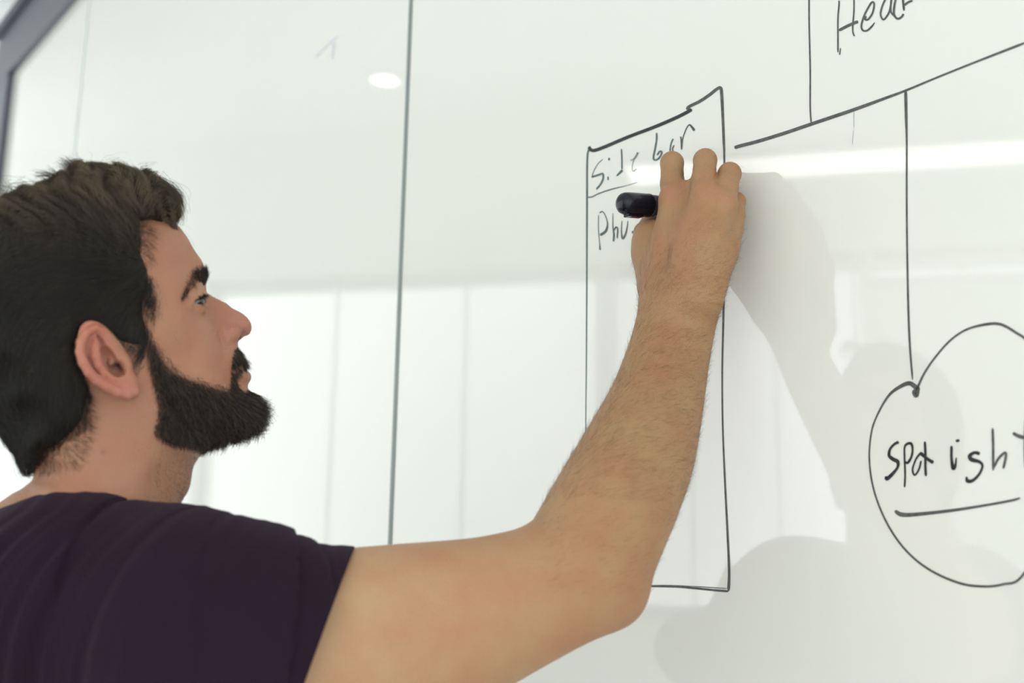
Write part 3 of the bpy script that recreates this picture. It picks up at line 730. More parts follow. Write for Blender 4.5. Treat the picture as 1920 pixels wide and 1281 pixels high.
# ------------------------------------------------------------------ skin material and body mesh
def attr_mat(name, rough, spec, noise_amt, bump, sss=0.0, spots=True):
    m = bpy.data.materials.new(name); m.use_nodes = True; nt = m.node_tree; b = nt.nodes['Principled BSDF']
    at = nt.nodes.new('ShaderNodeAttribute'); at.attribute_name = 'tone'
    tc = nt.nodes.new('ShaderNodeTexCoord')
    n1 = nt.nodes.new('ShaderNodeTexNoise'); n1.inputs['Scale'].default_value = 28; n1.inputs['Detail'].default_value = 5
    nt.links.new(tc.outputs['Object'], n1.inputs['Vector'])
    rm = nt.nodes.new('ShaderNodeValToRGB')
    rm.color_ramp.elements[0].position = .32; rm.color_ramp.elements[1].position = .68
    rm.color_ramp.elements[0].color = (1.0 - noise_amt * .2, 1.0 - noise_amt, 1.0 - noise_amt, 1); rm.color_ramp.elements[1].color = (1.0, 1.0, 1.0, 1)
    nt.links.new(n1.outputs['Fac'], rm.inputs['Fac'])
    mx = nt.nodes.new('ShaderNodeMix'); mx.data_type = 'RGBA'; mx.blend_type = 'MULTIPLY'; mx.inputs['Factor'].default_value = 1
    nt.links.new(at.outputs['Color'], mx.inputs['A']); nt.links.new(rm.outputs['Color'], mx.inputs['B'])
    nt.links.new(mx.outputs['Result'], b.inputs['Base Color'])
    b.inputs['Roughness'].default_value = rough; b.inputs['Specular IOR Level'].default_value = spec
    if sss:
        b.inputs['Subsurface Weight'].default_value = sss; b.inputs['Subsurface Radius'].default_value = (1, .35, .2); b.inputs['Subsurface Scale'].default_value = .004
    n2 = nt.nodes.new('ShaderNodeTexNoise'); n2.inputs['Scale'].default_value = 900; n2.inputs['Detail'].default_value = 3
    n3 = nt.nodes.new('ShaderNodeTexVoronoi'); n3.inputs['Scale'].default_value = 700
    nt.links.new(tc.outputs['Object'], n2.inputs['Vector']); nt.links.new(tc.outputs['Object'], n3.inputs['Vector'])
    ad = nt.nodes.new('ShaderNodeMath'); ad.operation = 'ADD'
    nt.links.new(n2.outputs['Fac'], ad.inputs[0]); nt.links.new(n3.outputs['Distance'], ad.inputs[1])
    bp = nt.nodes.new('ShaderNodeBump'); bp.inputs['Strength'].default_value = bump; bp.inputs['Distance'].default_value = .0006
    nt.links.new(ad.outputs[0], bp.inputs['Height']); nt.links.new(bp.outputs['Normal'], b.inputs['Normal'])
    return m
M_SKIN = attr_mat('skin', .48, .42, .20, .75, sss=.10)
person = empty('person', tuple(P(80, 1281, 1.0)))
tag(person, 'bearded person in a dark purple t-shirt writing on the whiteboard with raised arm', 'person')
PO = np.array(person.location)
H_BODY = 0.0013
vmin = np.array([-0.72, 0.60, ZCUT - .01]); vmax = np.array([0.30, 1.30, 1.83])
V, Fc = surface(body_cut, vmin, vmax, H_BODY)

def blob(v, c, r): return np.exp(-((v - c) ** 2).sum(-1) / (2 * r * r))
def tone(v):
    n = len(v)
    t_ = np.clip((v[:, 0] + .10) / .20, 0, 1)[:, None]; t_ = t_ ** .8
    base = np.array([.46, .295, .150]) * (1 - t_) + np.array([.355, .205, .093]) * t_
    hq = to_head(v); ishead = (np.abs(hq[:, 1]) < .12) & (hq[:, 0] > -.2) & (hq[:, 0] < .14) & (hq[:, 2] > -.20)
    base[ishead] = (.385, .198, .112)
    arm_t = np.clip((v[:, 0] - .0) / .2, 0, 1)
    pass
    def tint(mask, col):
        nonlocal base
        base = base * (1 - mask[:, None]) + np.array(col) * mask[:, None]
    vm = to_world(np.stack([hq[:, 0], np.abs(hq[:, 1]), hq[:, 2]], -1))
    for c, r, col, k in (((458, 612, 4), .012, (.42, .165, .125), .6), ((432, 625, 16), .010, (.40, .15, .12), .6), ((170, 612, 90), .010, (.50, .16, .105), .8), ((152, 650, 95), .014, (.47, .19, .13), .55),
                         ((175, 705, 92), .012, (.47, .165, .12), .7), ((235, 735, 82), .013, (.47, .18, .13), .7), ((370, 650, 46), .022, (.43, .20, .13), .4), ((320, 460, 48), .022, (.42, .19, .12), .4),
                         ((464, 706, 5), .0065, (.33, .13, .105), .9), ((193, 664, 83), .006, (.42, .17, .14), .5), ((190, 640, 85), .004, (.35, .13, .11), .5)):
        tint(blob(vm, hp(*c), r) * k, col)
    # ear canal
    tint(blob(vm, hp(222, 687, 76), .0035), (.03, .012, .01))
    tint(np.clip(blob(vm, hp(452, 632, 7), .0024) * 1.2, 0, 1), (.05, .015, .012))
    # mole on the neck (one side only)
    tint(np.clip(blob(v, hp(193, 848, 61), .0013) * 1.3, 0, 1) * (hq[:, 1] > 0), (.10, .04, .025))
    xz = hq[:, [0, 2]]
    pd = poly_dist(BEARD_POLY, xz)
    bm_ = np.clip((pd + .001) / .006, 0, 1) * ishead
    tint(bm_ * .8, (.055, .04, .03))
    hd = poly_dist(HAIR_POLY, xz)
    tint(np.clip((hd - .0035) / .004, 0, 1) * ishead * .9, (.03, .022, .016))
    # shaved stubble over the throat
    fx, fz = HL(290, 880, 48)
    st = np.clip((hq[:, 0] - fx + .003) / .014, 0, 1) * np.clip((HL(300, 800, 48)[1] - hq[:, 2]) / .01, 0, 1) * ishead
    tint(st * .9, (.115, .098, .056))
    # hand
    for c, r in ((Q(1258, 368, .085), .010), (Q(1324, 350, .085), .011), (Q(1330, 335, .075), .007), (Q(1362, 375, .075), .009), (Q(1270, 450, .10), .016)):
        tint(blob(v, c, r) * .34, (.43, .175, .10))
    for c, r in ((P(1165, 1150, .90), .028), (P(1080, 1000, .93), .03), (P(800, 1060, .84), .03), (P(930, 1080, .84), .03), (P(1000, 1180, .88), .025), (P(860, 1230, .82), .03)):
        tint(blob(v, c, r) * .30, (.44, .20, .11))
    return np.clip(base, 0, 1)
HAIR_POLY = np.array([HL(a, b, w / 1000) for a, b, w in ((345, 405, 20), (320, 418, 30), (285, 408, 45), (258, 411, 52), (243, 422, 58), (249, 452, 63), (264, 476, 66), (276, 511, 67), (280, 538, 67), (266, 562, 69), (267, 588, 70), (277, 616, 70), (282, 640, 70), (275, 655, 70), (262, 648, 72), (231, 638, 74),
 (197, 618, 76), (178, 606, 77), (150, 612, 77), (136, 640, 76), (140, 675, 74), (155, 705, 72), (166, 728, 70), (160, 755, 67), (152, 785, 64), (140, 803, 62), (118, 828, 60), (89, 838, 52), (62, 868, 40), (30, 905, 10), (-60, 900, 0), (-120, 700, 0), (-120, 300, 0), (200, 200, 0), (400, 330, 0))])
BEARD_POLY = np.array([HL(a, b, w / 1000) for a, b, w in ((278, 628, 70), (292, 645, 69), (302, 668, 67), (318, 692, 63), (345, 706, 58), (375, 716, 52), (405, 727, 44), (424, 732, 36), (431, 722, 30), (433, 700, 26), (434, 672, 24), (438, 654, 18), (447, 648, 5), (462, 648, 0), (462, 690, 0), (448, 696, 8), (441, 704, 19), (444, 722, 20), (456, 736, 16), (462, 730, 10), (480, 728, 0), (530, 780, 0), (470, 832, 10), (430, 834, 22), (388, 843, 25), (345, 836, 46), (311, 828, 52), (287, 810, 59), (292, 792, 61), (297, 768, 62), (291, 742, 63), (283, 708, 66), (278, 680, 69), (275, 655, 71))])
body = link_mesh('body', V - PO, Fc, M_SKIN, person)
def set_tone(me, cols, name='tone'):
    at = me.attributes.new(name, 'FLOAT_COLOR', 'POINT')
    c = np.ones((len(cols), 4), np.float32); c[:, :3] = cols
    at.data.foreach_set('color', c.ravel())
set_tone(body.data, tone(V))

# ------------------------------------------------------------------ t-shirt
M_SHIRT = mat('dark_purple_jersey', (.0150, .0068, .0140), .85, .12, bump=.5, bscale=1400, var=.10, vscale=9, Sheen_Weight=.08, Sheen_Roughness=.5)
M_SHIRT.node_tree.nodes['Principled BSDF'].inputs['Sheen Tint'].default_value = (.5, .35, .5, 1)
def crease(p):
    """folds sweeping from the neck and shoulder down over the back, in the cloth's own plane"""
    q = p - CAM
    x = 960 + FPX / .87 * (q @ RIGHT); y = 640.5 - FPX / .87 * (q @ UP - .0)
    u = x - 85 * np.exp(-np.clip(y - 960, -20, 400) / 90) + .10 * (y - 1000) + 5 * np.sin(y / 70)
    s_ = .55 * np.sin(u / 7.4) + .6 * np.sin(u / 11.9 + 1.0 + y / 160) + .35 * np.sin(u / 4.6 + y / 120)
    s_ = np.where(s_ > 0, s_, s_ * .6)
    amp = np.clip((330 - x) / 240, 0, 1) * .0032 * np.clip((y - 945) / 60, .12, 1) * np.clip((1500 - y) / 200, .15, 1) * np.clip((x + 260) / 200, .2, 1) + .0004
    return s_ * amp
def shirt_raw(p):
    d = smin(torso_f(p), SLV(p, .0005), .03)
    m_ = np.abs(d) < .02
    if m_.any(): d[m_] = d[m_] - crease(p[m_])
    return d
def shirt_f(p):
    d = shirt_raw(p)
    return d
ZB = 0.86
lo_s = np.array([-0.80, 0.55, ZB - .03]); hi_s = np.array([0.05, 1.5, 1.6])
VS, FS = surface(lambda p: np.maximum(shirt_f(p), ZB - p[:, 2]), lo_s, hi_s, .0026)
me_shirt = link_mesh('t_shirt', VS - PO, FS, M_SHIRT, person)
bm = bmesh.new(); bm.from_mesh(me_shirt.data)
r1, r2 = ray(663, 1029), ray(571, 1281)
nrm = np.cross(r1, r2); nrm /= np.linalg.norm(nrm)
if nrm @ RIGHT < 0: nrm = -nrm
bmesh.ops.bisect_plane(bm, geom=bm.verts[:] + bm.edges[:] + bm.faces[:], plane_co=Vector(CAM - PO), plane_no=Vector(nrm), clear_outer=True)
bmesh.ops.bisect_plane(bm, geom=bm.verts[:] + bm.edges[:] + bm.faces[:], plane_co=Vector((0, 0, ZB + .006 - PO[2])), plane_no=Vector((0, 0, -1)), clear_outer=True)
bm.to_mesh(me_shirt.data); bm.free()
# hollow neck opening: drop the cloth that lies inside the neck, keep a rim just inside the skin
vv = np.empty(len(me_shirt.data.vertices) * 3); me_shirt.data.vertices.foreach_get('co', vv); vv = vv.reshape(-1, 3) + PO
hh = to_head(vv)
ns = np.where((np.abs(hh[:, 1]) < .12) & (hh[:, 2] > -.23) & (hh[:, 0] > -.2) & (hh[:, 0] < .14), skin(hh), 1.0)
bm = bmesh.new(); bm.from_mesh(me_shirt.data); bm.verts.ensure_lookup_table()
bmesh.ops.delete(bm, geom=[bm.verts[i] for i in np.nonzero(ns < -.004)[0]], context='VERTS')
bm.to_mesh(me_shirt.data); bm.free()
for p_ in me_shirt.data.polygons: p_.use_smooth = True
so = me_shirt.modifiers.new('cloth', 'SOLIDIFY'); so.thickness = .0016; so.offset = -1

# ------------------------------------------------------------------ eyes
def uv_sphere(name, r, c, material, parent, scale=(1, 1, 1), seg=32):
    bm = bmesh.new(); bmesh.ops.create_uvsphere(bm, u_segments=seg, v_segments=seg // 2, radius=r)
    o = bm_obj(name, bm, material, parent, True); o.location = Vector(np.asarray(c) - PO); o.scale = scale
    return o
M_EYE = bpy.data.materials.new('eyeball'); M_EYE.use_nodes = True
nt = M_EYE.node_tree; b = nt.nodes['Principled BSDF']; b.inputs['Roughness'].default_value = .25
tc = nt.nodes.new('ShaderNodeTexCoord'); sx = nt.nodes.new('ShaderNodeSeparateXYZ'); cr = nt.nodes.new('ShaderNodeValToRGB')
nt.links.new(tc.outputs['Object'], sx.inputs[0])
dv = nt.nodes.new('ShaderNodeMath'); dv.operation = 'DIVIDE'; dv.inputs[1].default_value = EYE_R
nt.links.new(sx.outputs['Z'], dv.inputs[0]); nt.links.new(dv.outputs[0], cr.inputs[0]); nt.links.new(cr.outputs[0], b.inputs['Base Color'])
e = cr.color_ramp.elements; e[0].position = .84; e[0].color = (.15, .148, .145, 1); e[1].position = .875; e[1].color = (.04, .065, .08, 1)
k = cr.color_ramp.elements.new(.965); k.color = (.05, .085, .10, 1); k = cr.color_ramp.elements.new(.975); k.color = (.01, .01, .01, 1)
for sgn in (1, -1):
    q = to_head(EYE_C[None])[0]; c = to_world(np.array([[q[0], sgn * q[1], q[2]]]))[0]
    o = uv_sphere('eye', EYE_R, c, M_EYE, person, seg=48)
    look = hx(1, .10, 0)
    o.rotation_euler = Vector(look).to_track_quat('Z', 'Y').to_euler()

# ------------------------------------------------------------------ hair
HAIR_OUT = [(331, 405, .030), (329, 390, .030), (322, 369, .032), (308, 351, .035), (285, 335, .04), (252, 324, .042), (208, 318, .044), (166, 315, .046), (142, 318, .048), (110, 334, .05), (80, 348, .052), (53, 359, .055), (18, 369, .06), (-15, 392, .06),
 (-50, 440, .065), (-66, 520, .065), (-66, 620, .065), (-50, 700, .06), (-22, 765, .055), (2, 808, .05), (18, 835, .04), (33, 862, .03), (45, 882, .022), (60, 885, .03), (110, 880, .05), (200, 860, .06), (300, 760, .06), (340, 640, .06), (345, 520, .055), (335, 450, .045), (322, 420, .03)]
HAIR_IN = [(300, 380, 47), (270, 370, 58), (310, 400, 42), (240, 350, 52), (250, 390, 66), (180, 345, 54), (120, 360, 54), (200, 380, 72), (120, 400, 72), (60, 400, 60), (20, 430, 62), (150, 440, 83), (220, 430, 76), (80, 460, 80), (250, 460, 72), (262, 490, 71.5), (200, 500, 82),
 (140, 530, 85), (60, 540, 80), (0, 540, 70), (262, 540, 72.5), (200, 560, 80), (255, 590, 74), (220, 610, 76), (180, 580, 80), (268, 640, 71.5), (150, 600, 81), (100, 620, 82), (40, 640, 74), (130, 700, 76), (80, 720, 73), (30, 740, 62), (160, 740, 70), (140, 790, 65.5), (100, 810, 62), (60, 830, 52),
 (-10, 660, 60), (250, 700, 66), (200, 780, 62)]
hairp = Pillow(HAIR_OUT, HAIR_IN)
def lock_noise(h):
    x, z = h[:, 0], h[:, 2]
    top = np.clip((z - .02) / .05, 0, 1)
    u = x * .85 + z * .45 + .006 * np.sin(z * 90); w = x * .3 + z
    return top * np.clip(np.abs(h[:, 1]) / .035, .12, 1) * (.0022 * np.sin(u * 330 + 2 * np.sin(w * 60)) + .0014 * np.sin(u * 640 + 1 + 3 * np.sin(w * 40)))
def hair_f(p):
    h = to_head(p)
    d = hairp(h)
    m_ = np.abs(d) < .02
    d[m_] -= lock_noise(h[m_])
    return smax(d, -HPOLY(h[:, 0], h[:, 2]) - .001, .007)
HPOLY = Grid(lambda q: poly_dist(HAIR_POLY, q))
M_HAIRB = mat('dark_hair_mass', (.020, .0155, .012), .75, .15, bump=.3, bscale=400)
lo_h = HC + np.array([-.25, -.25, -.19]); hi_h = HC + np.array([.25, .25, .17])
VH, FH = surface(hair_f, lo_h, hi_h, .0020)
hair = link_mesh('hair', VH - PO, FH, M_HAIRB, person)
hair['label'] = 'dark brown hair swept up and back from the forehead'

def hair_mat(name):
    m = bpy.data.materials.new(name); m.use_nodes = True; nt = m.node_tree; b = nt.nodes['Principled BSDF']
    at = nt.nodes.new('ShaderNodeAttribute'); at.attribute_name = 'tone'
    nt.links.new(at.outputs['Color'], b.inputs['Base Color'])
    b.inputs['Roughness'].default_value = .55; b.inputs['Specular IOR Level'].default_value = .3
    return m
M_STR = hair_mat('hair_strand')
def strands(name, pts, rad, cols, parent):
    """pts (N, K, 3) world, rad (K,) or (N, K), cols (N, 3)"""
    N, K, _ = pts.shape
    cv = bpy.data.hair_curves.new(name); cv.add_curves([K] * N)
    cv.position_data.foreach_set('vector', (pts - PO).astype(np.float32).ravel())
    r = cv.attributes.get('radius') or cv.attributes.new('radius', 'FLOAT', 'POINT')
    r.data.foreach_set('value', np.broadcast_to(rad, (N, K)).astype(np.float32).ravel())
    t = cv.attributes.new('tone', 'FLOAT_COLOR', 'POINT')
    c = np.ones((N, K, 4), np.float32); c[..., :3] = cols[:, None, :]
    t.data.foreach_set('color', c.ravel())
    cv.materials.append(M_STR)
    o = bpy.data.objects.new(name, cv); COL.objects.link(o); o.parent = parent
    o['kind'] = 'stuff'
    return o
def sample_mesh(V, F, n, mask=None):
    a, b, c, d = [V[F[:, i]] for i in range(4)]
    ar = np.linalg.norm(np.cross(c - a, d - b), axis=-1)
    if mask is not None: ar = ar * mask((a + c) / 2)
    pr = ar / ar.sum(); idx = rng.choice(len(F), n, p=pr)
    u = rng.random((n, 1)); v = rng.random((n, 1))
    return (a[idx] * (1 - u) + b[idx] * u) * (1 - v) + (d[idx] * (1 - u) + c[idx] * u) * v
def flow_field(rows, h):
    """rows (px, py, w, dx, dy): a direction in the side view, inverse-distance blended at head points h"""
    c = np.array([HL(a, b, w / 1000) for a, b, w, _, _ in rows]); d = np.array([[dx, -dy] for *_, dx, dy in rows], float)
    d /= np.linalg.norm(d, axis=1)[:, None]
    w = 1 / (((h[:, None, [0, 2]] - c[None]) ** 2).sum(-1) + 1e-5) ** 1.5
    o = (w[..., None] * d[None]).sum(1) / w.sum(1)[:, None]
    return o / (np.linalg.norm(o, axis=1)[:, None] + 1e-9)
FLOW = [(325, 410, 20, .5, .9), (318, 385, 30, .6, .3), (300, 385, 45, .45, -.8), (300, 355, 25, .6, -.1), (270, 400, 55, .1, -1), (270, 345, 30, -.1, -.6), (240, 400, 58, -.2, -1), (200, 400, 65, -.3, -1), (200, 345, 45, -.7, -.5), (150, 380, 65, -.55, -.8), (120, 340, 30, -1, -.5),
 (80, 400, 65, -.9, -.2), (30, 410, 50, -1, .3), (150, 440, 80, -.9, -.4), (200, 455, 75, -.8, -.45), (240, 450, 65, -.7, -.6), (100, 470, 80, -1, .2), (30, 500, 75, -.9, .5), (170, 500, 80, -1, .15), (240, 520, 70, -.8, .3), (270, 520, 68, -.3, .8), (150, 560, 82, -.9, .5), (60, 580, 80, -.7, .7),
 (250, 580, 72, -.4, .9), (270, 630, 70, -.1, 1), (130, 640, 80, -.6, .8), (60, 680, 75, -.45, .9), (150, 700, 74, .2, .9), (120, 770, 68, .25, 1), (60, 790, 60, .0, 1), (30, 840, 40, .2, 1), (0, 700, 60, -.3, 1), (-40, 560, 50, -.5, 1), (-50, 680, 30, -.1, 1)]
def hair_strands(name, n, length, off0, off1, K, rad, seed, mask=None, frizz=.0008, spread=.25):
    r0 = sample_mesh(VH, FH, n, mask)
    h = to_head(r0); side = np.sign(h[:, 1]) + (h[:, 1] == 0)
    ph = rng.normal(0, spread, n)
    clump = np.sin(h[:, 0] * 260 + h[:, 2] * 140) * .18
    L = length * rng.uniform(.6, 1.25, n)
    L = np.where((h[:, 2] < HL(240, 560)[1]) & (h[:, 0] < HL(267, 640, .07)[0]), np.minimum(L, np.clip(HPOLY(h[:, 0], h[:, 2]) * 1.1, 0, 1) + .006), L)
    out = np.zeros((n, K, 3)); q = h.copy(); fz = rng.normal(0, 1, (n, 3)) * frizz; off = rng.uniform(0, 1, n)
    hf = lambda w: hairp(w) - lock_noise(w)
    for k in range(K):
        t = k / (K - 1)
        e = 4e-4; v0 = hf(q)
        g = np.stack([(hf(q + np.eye(3)[i] * e) - v0) / e for i in range(3)], -1); gn = g / (np.linalg.norm(g, axis=1)[:, None] + 1e-9)
        target = off0 + (off1 - off0) * t * off
        out[:, k] = q + gn * target[:, None] + fz * t
        q = q - gn * np.clip(v0, -.004, .004)[:, None]
        d2 = flow_field(FLOW, q); a = ph * (.4 + .6 * t) + clump
        d = np.stack([d2[:, 0] * np.cos(a) - d2[:, 1] * np.sin(a), np.zeros(n), d2[:, 0] * np.sin(a) + d2[:, 1] * np.cos(a)], -1)
        topz = np.clip((q[:, 2] - .06) / .05, 0, 1)
        d[:, 1] = -side * .35 * topz
        d -= gn * np.sum(d * gn, 1)[:, None]; d /= np.linalg.norm(d, axis=1)[:, None] + 1e-9
        q = q + d * (L / (K - 1))[:, None]
    W_ = to_world(out)
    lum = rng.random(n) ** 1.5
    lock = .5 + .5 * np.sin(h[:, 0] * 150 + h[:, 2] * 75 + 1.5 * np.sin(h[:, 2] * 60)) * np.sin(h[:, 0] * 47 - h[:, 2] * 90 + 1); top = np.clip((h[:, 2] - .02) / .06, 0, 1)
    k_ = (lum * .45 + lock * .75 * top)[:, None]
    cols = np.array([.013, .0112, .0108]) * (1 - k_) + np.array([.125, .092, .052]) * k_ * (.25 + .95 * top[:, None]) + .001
    return strands(name, W_, rad, np.clip(cols, 0.004, 1), hair)
taper = lambda K, r: np.linspace(1, .35, K) * r
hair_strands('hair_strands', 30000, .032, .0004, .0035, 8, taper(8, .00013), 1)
hair_strands('stray_hairs', 700, .045, .0005, .010, 9, taper(9, .00008), 2, frizz=.004, spread=.5)

# wisps at the crown and loose tips at the quiff
def tuft(base, tip, n, spread, bend, r=.00010, K=8, jit=.004):
    b0 = np.array([hp(*base)] * n) + rng.normal(0, spread, (n, 3)); t0 = np.array([hp(*tip)] * n) + rng.normal(0, jit, (n, 3))
    mid = (b0 + t0) / 2 + np.array(bend) + rng.normal(0, jit * .5, (n, 3))
    t = np.linspace(0, 1, K)[None, :, None]
    return (1 - t) ** 2 * b0[:, None] + 2 * t * (1 - t) * mid[:, None] + t * t * t0[:, None]
T = [tuft((185, 350, 20), (121, 307, 15), 260, .004, -E3 * .000 + E1 * .006, jit=.0035), tuft((165, 350, 25), (135, 312, 18), 200, .005, E3 * .002, jit=.004), tuft((120, 345, 20), (68, 327, 25), 60, .003, E3 * .006, jit=.0018), tuft((130, 350, 20), (90, 322, 20), 60, .003, E3 * .004, jit=.003), tuft((100, 352, 20), (72, 337, 25), 40, .003, E3 * .003, jit=.003),
     tuft((60, 372, 20), (0, 362, 20), 60, .008, E3 * .005, jit=.006), tuft((30, 385, 20), (8, 352, 20), 50, .006, -E1 * .002, jit=.005)]
for i in range(14):
    w = -40 + i * 6
    T.append(tuft((300, 352, w), (330 + rng.uniform(-6, 4), 398 + rng.uniform(-14, 22), w + rng.uniform(-5, 5)), 45, .004, E1 * .012 + E3 * .006, r=.00007, jit=.004))
T = np.concatenate(T)
strands('loose_tufts', T, taper(8, .00010), np.array([[.07, .052, .03]]) * rng.uniform(.25, 1.3, (len(T), 1)), hair)

# ------------------------------------------------------------------ beard, moustache, eyebrows, lashes
def on_body(n, poly, ymin=0.0):
    """random points of the skin whose side-view position lies in poly (both sides)"""
    hq = to_head(V); m_ = (np.abs(hq[:, 1]) < .12) & (hq[:, 2] > -.2) & (hq[:, 0] > -.06)
    fm = m_[Fc[:, 0]]
    F2 = Fc[fm]; cen = to_head((V[F2[:, 0]] + V[F2[:, 2]]) / 2)
    F2 = F2[(poly_dist(poly, cen[:, [0, 2]]) > 0) & (np.abs(cen[:, 1]) > ymin)]
    return sample_mesh(V, F2, n)
def skin_normal(p):
    h = to_head(p); e = 6e-4; v0 = skin(h)
    g = np.stack([(skin(h + np.eye(3)[i] * e) - v0) / e for i in range(3)], -1)
    g /= np.linalg.norm(g, axis=1)[:, None] + 1e-9
    return g
def fur(name, roots, rows, length, lift, rad, cols, parent, K=6, spread=.35, curl=.0008, lenf=None):
    h = to_head(roots); n = len(h); g = skin_normal(roots)
    d2 = flow_field(rows, h); a = rng.normal(0, spread, n)
    d = np.stack([d2[:, 0] * np.cos(a) - d2[:, 1] * np.sin(a), rng.normal(0, spread * .4, n), d2[:, 0] * np.sin(a) + d2[:, 1] * np.cos(a)], -1)
    L = length * rng.uniform(.55, 1.2, n) * (1 if lenf is None else lenf(h))
    d -= g * np.sum(d * g, 1)[:, None]; d /= np.linalg.norm(d, axis=1)[:, None] + 1e-9
    t = np.linspace(0, 1, K)[None, :, None]
    lf = lift * rng.uniform(.5, 1.4, n)
    cu = rng.normal(0, 1, (n, 1, 3)) * curl
    pts = h[:, None] + d[:, None] * (L[:, None, None] * t) + g[:, None] * (L * lf)[:, None, None] * (1 - (1 - t) ** 1.6) - g[:, None] * .0006 + cu * t * t
    return strands(name, to_world(pts), taper(K, rad), cols, parent)
BROWS = [(285, 660, 68, .1, 1), (320, 710, 62, .5, .9), (300, 780, 60, .3, 1), (380, 730, 50, .25, 1), (380, 800, 45, .5, .8), (430, 740, 34, .2, 1), (470, 760, 12, .75, .55), (484, 775, 5, .9, .4), (470, 800, 12, .8, .6), (430, 820, 25, .6, .8), (445, 665, 14, .55, .85), (435, 690, 26, .2, 1)]
def beard_len(h):
    x, z = h[:, 0], h[:, 2]
    pd = poly_dist(BEARD_POLY, h[:, [0, 2]])
    chin = np.clip((x - HL(400, 760)[0]) / .03, 0, 1) * np.clip((HL(440, 712)[1] - z) / .01, 0, 1)
    return (.45 + .55 * np.clip(pd / .010, 0, 1)) * (1 + .35 * chin)
nb_ = 26000
rb = on_body(nb_, BEARD_POLY)
cb = np.array([.0155, .0125, .0115]) * rng.uniform(.4, 1.3, (nb_, 1)) + np.array([.075, .048, .026]) * (rng.random((nb_, 1)) < .30)
hzb = to_head(rb)
beard = fur('beard', rb, BROWS, .0120, .42, .00012, cb, person, lenf=beard_len, spread=.38)
beard['label'] = 'full dark brown beard with moustache'
# sparse border hairs and throat stubble
bord = np.array([HL(a, b, w / 1000) for a, b, w in ((282, 620, 69), (310, 660, 65), (340, 694, 60), (400, 714, 46), (426, 722, 36), (424, 740, 36), (380, 735, 50), (330, 715, 60), (300, 690, 66), (285, 660, 69))])
rb2 = on_body(1500, bord)
fur('beard_edge_hairs', rb2, BROWS, .006, .3, .00008, np.tile([.05, .032, .02], (1500, 1)) * rng.uniform(.5, 1.3, (1500, 1)), person, spread=.5)
thr = np.array([HL(a, b, w / 1000) for a, b, w in ((300, 840, 55), (345, 850, 40), (374, 858, 10), (380, 880, 0), (352, 960, 0), (300, 960, 52), (292, 900, 56))])
rb3 = on_body(6000, thr)
fur('throat_stubble', rb3, [(320, 900, 45, .1, 1)], .0013, .9, .00007, np.tile([.05, .04, .03], (6000, 1)), person, K=3, curl=.0001)
napep = np.array([HL(a, b, w / 1000) for a, b, w in ((170, 728, 69), (176, 790, 62), (160, 830, 58), (150, 870, 56), (100, 880, 46), (62, 895, 35), (60, 860, 40), (120, 825, 58), (145, 795, 62), (158, 755, 66))])
rb4 = on_body(1300, napep)
fur('nape_hairs', rb4, [(165, 760, 66, .7, .6), (150, 810, 62, .8, .4), (100, 860, 50, .7, .6), (70, 870, 40, .3, 1)], .009, .25, .00007, np.tile([.06, .035, .022], (1300, 1)) * rng.uniform(.4, 1.2, (1300, 1)), person, spread=.4)
temp = np.array([HL(a, b, w / 1000) for a, b, w in ((236, 418, 56), (262, 412, 52), (282, 420, 48), (285, 440, 50), (284, 470, 58), (280, 500, 64), (262, 480, 66), (246, 450, 64))])
rb5 = on_body(700, temp)
fur('temple_hairs', rb5, [(250, 430, 58, .8, .3), (275, 460, 60, .7, .5), (275, 500, 60, .2, .9)], .010, .2, .00007, np.tile([.07, .04, .026], (700, 1)) * rng.uniform(.4, 1.2, (700, 1)), person, spread=.4)
BROWP = np.array([HL(a, b, w / 1000) for a, b, w in ((341, 560, 52), (346, 543, 51), (357, 528, 44), (370, 516, 32), (382, 511, 18), (389, 514, 6), (389, 530, 8), (384, 539, 18), (374, 533, 34), (362, 538, 43), (352, 549, 48))])
rbe = on_body(2600, BROWP, .0065)
fur('eyebrows', rbe, [(384, 530, 14, .3, -.8), (375, 522, 30, -.6, -.4), (360, 533, 44, -.8, .6), (348, 548, 50, -.6, .8)], .0075, .22, .00011, np.tile([.018, .013, .010], (2600, 1)) * rng.uniform(.5, 1.8, (2600, 1)), person, spread=.25)
# lashes: short fans from the lid rims, both eyes
rows_ = []
for side in (1, -1):
    for (a, b, w), (a2, b2, w2), n in (((366, 562, 43), (381, 560, 45), 40), ((376, 560, 41), (390, 556, 43), 60), ((370, 572, 42), (383, 573, 44), 25)):
        s0 = hp(a, b, w) + rng.normal(0, .0007, (n, 3)); s1 = hp(a2, b2, w2) + rng.normal(0, .0013, (n, 3))
        if side < 0:
            for arr in (s0, s1):
                hq = to_head(arr); hq[:, 1] *= -1; arr[:] = to_world(hq)
        t = np.linspace(0, 1, 5)[None, :, None]
        rows_.append(s0[:, None] * (1 - t) + s1[:, None] * t + np.array([0, 0, .0015]) * (t * (1 - t)) * 4)
rows_ = np.concatenate(rows_)
strands('eyelashes', rows_, taper(5, .00011), np.tile([.008, .007, .006], (len(rows_), 1)), person)

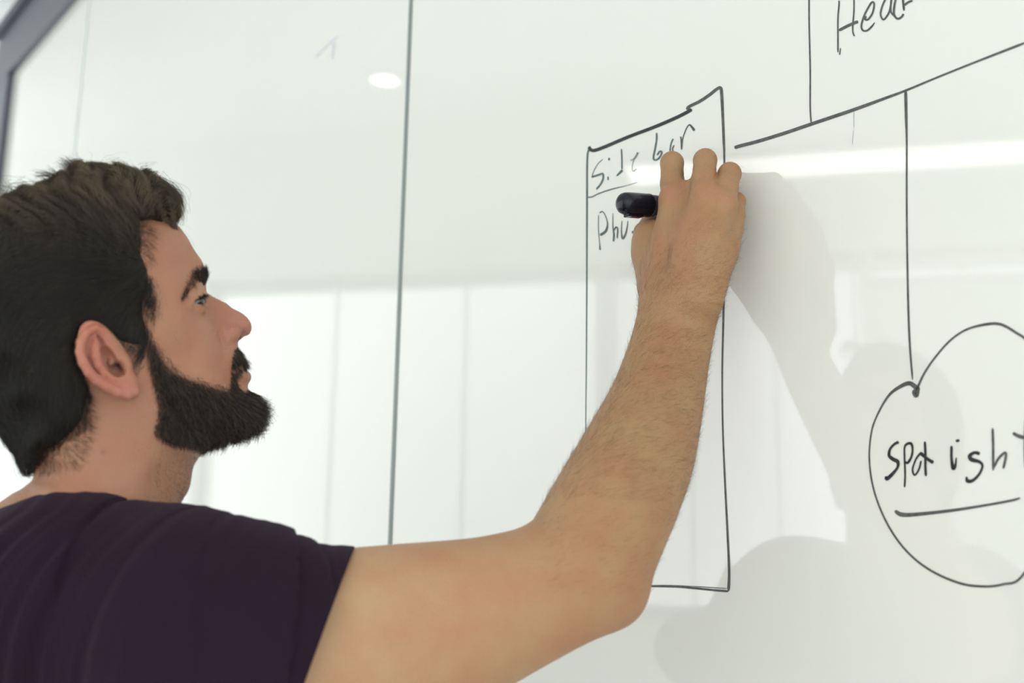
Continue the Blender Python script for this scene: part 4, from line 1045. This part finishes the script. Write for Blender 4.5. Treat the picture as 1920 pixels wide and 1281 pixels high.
# arm hair: fine hairs over the forearm and the hand's outer edge
def arm_hair():
    q = V; m_ = (q[:, 0] > P(1000, 900, .98)[0]) & (q[:, 2] > P(1180, 1110, .97)[2])
    F2 = Fc[m_[Fc[:, 0]]]
    n = 9000
    cut = Q(1300, 400, .08)
    wrist = P(1280, 560, 1.10)
    def msk(c):
        t = np.clip((c[:, 2] - wrist[2]) / .10, -3, 1)
        return np.where(c[:, 2] < wrist[2], .9, np.clip(1 - t * 1.4, .04, 1)) * np.where(c[:, 2] < P(1200, 950, .98)[2], .35, 1)
    r0 = sample_mesh(V, F2, n, msk)
    g, _ = grad(body_f, r0, 8e-4); g /= np.linalg.norm(g, axis=1)[:, None] + 1e-9
    ax = (wrist - P(1150, 1000, .97)); ax /= np.linalg.norm(ax)
    d = np.tile(RIGHT * .9 + ax * .25, (n, 1)) + rng.normal(0, .28, (n, 3))
    d -= g * np.sum(d * g, 1)[:, None]; d /= np.linalg.norm(d, axis=1)[:, None] + 1e-9
    L = rng.uniform(.004, .011, n)
    t = np.linspace(0, 1, 5)[None, :, None]
    pts = r0[:, None] + d[:, None] * L[:, None, None] * t + g[:, None] * (L * rng.uniform(.15, .5, n))[:, None, None] * t - g[:, None] * .0004
    strands('arm_hair', pts, taper(5, .00005), np.tile([.11, .06, .03], (n, 1)) * rng.uniform(.3, 1.2, (n, 1)), person)
arm_hair()

# ------------------------------------------------------------------ the marker
mk = empty('marker', tuple(m_end)); tag(mk, 'thick black marker held between thumb and fingers, cap end towards the room', 'marker')
MO = np.array(m_end)
mu = np.cross(MA, Z); mu /= np.linalg.norm(mu); mv = np.cross(mu, MA)
def lathe(name, prof, material, parent, seg=40):
    bm = bmesh.new(); rings = []
    for (s, r) in prof:
        c = MA * s
        if r < 1e-6: rings.append([bm.verts.new(Vector(c))]); continue
        rings.append([bm.verts.new(Vector(c + (mu * math.cos(a) + mv * math.sin(a)) * r)) for a in np.linspace(0, 2 * math.pi, seg, endpoint=False)])
    for a, b in zip(rings[:-1], rings[1:]):
        for i in range(seg):
            j = (i + 1) % seg
            if len(a) == 1: bm.faces.new([a[0], b[j], b[i]])
            elif len(b) == 1: bm.faces.new([a[i], a[j], b[0]])
            else: bm.faces.new([a[i], a[j], b[j], b[i]])
    return bm_obj(name, bm, material, parent, True)
lathe('cap', [(-.0005, 0), (-.0005, .004), (.0006, .0080), (.0030, .0104), (.0062, .0115), (.012, RM), (.036, RM + .0001), (.0372, RM + .0004), (.0390, RM + .0003), (.0394, RM - .0008), (.040, RM - .002)], M_BLACK, mk)
lathe('band', [(.0385, RM - .0016), (.0390, RM - .0006), (.052, RM - .0007), (.0525, RM - .0014)], M_BAND, mk)
lathe('barrel', [(.051, RM - .003), (.0515, RM - .0008), (MLEN - .030, RM - .0008), (MLEN - .026, RM - .003), (MLEN - .012, .0055), (MLEN - .010, .0040), (MLEN - .009, 0)], M_BLACK, mk)
lathe('nib', [(MLEN - .012, .0034), (MLEN - .005, .0030), (MLEN - .0006, .0018), (MLEN, .0008), (MLEN, 0)], M_FELT, mk)
cl_c = MA * .0165 - mv * (RM + .0003)
box_obj('cap_clip', cl_c, [MA, mu, mv], (.0105, .0040, .0016), M_BLACK, mk, .0008)
box_obj('printed_mark', MA * .0185 - mv * (RM + .0020), [MA, mu, mv], (.0060, .0018, .0002), M_RED, mk)
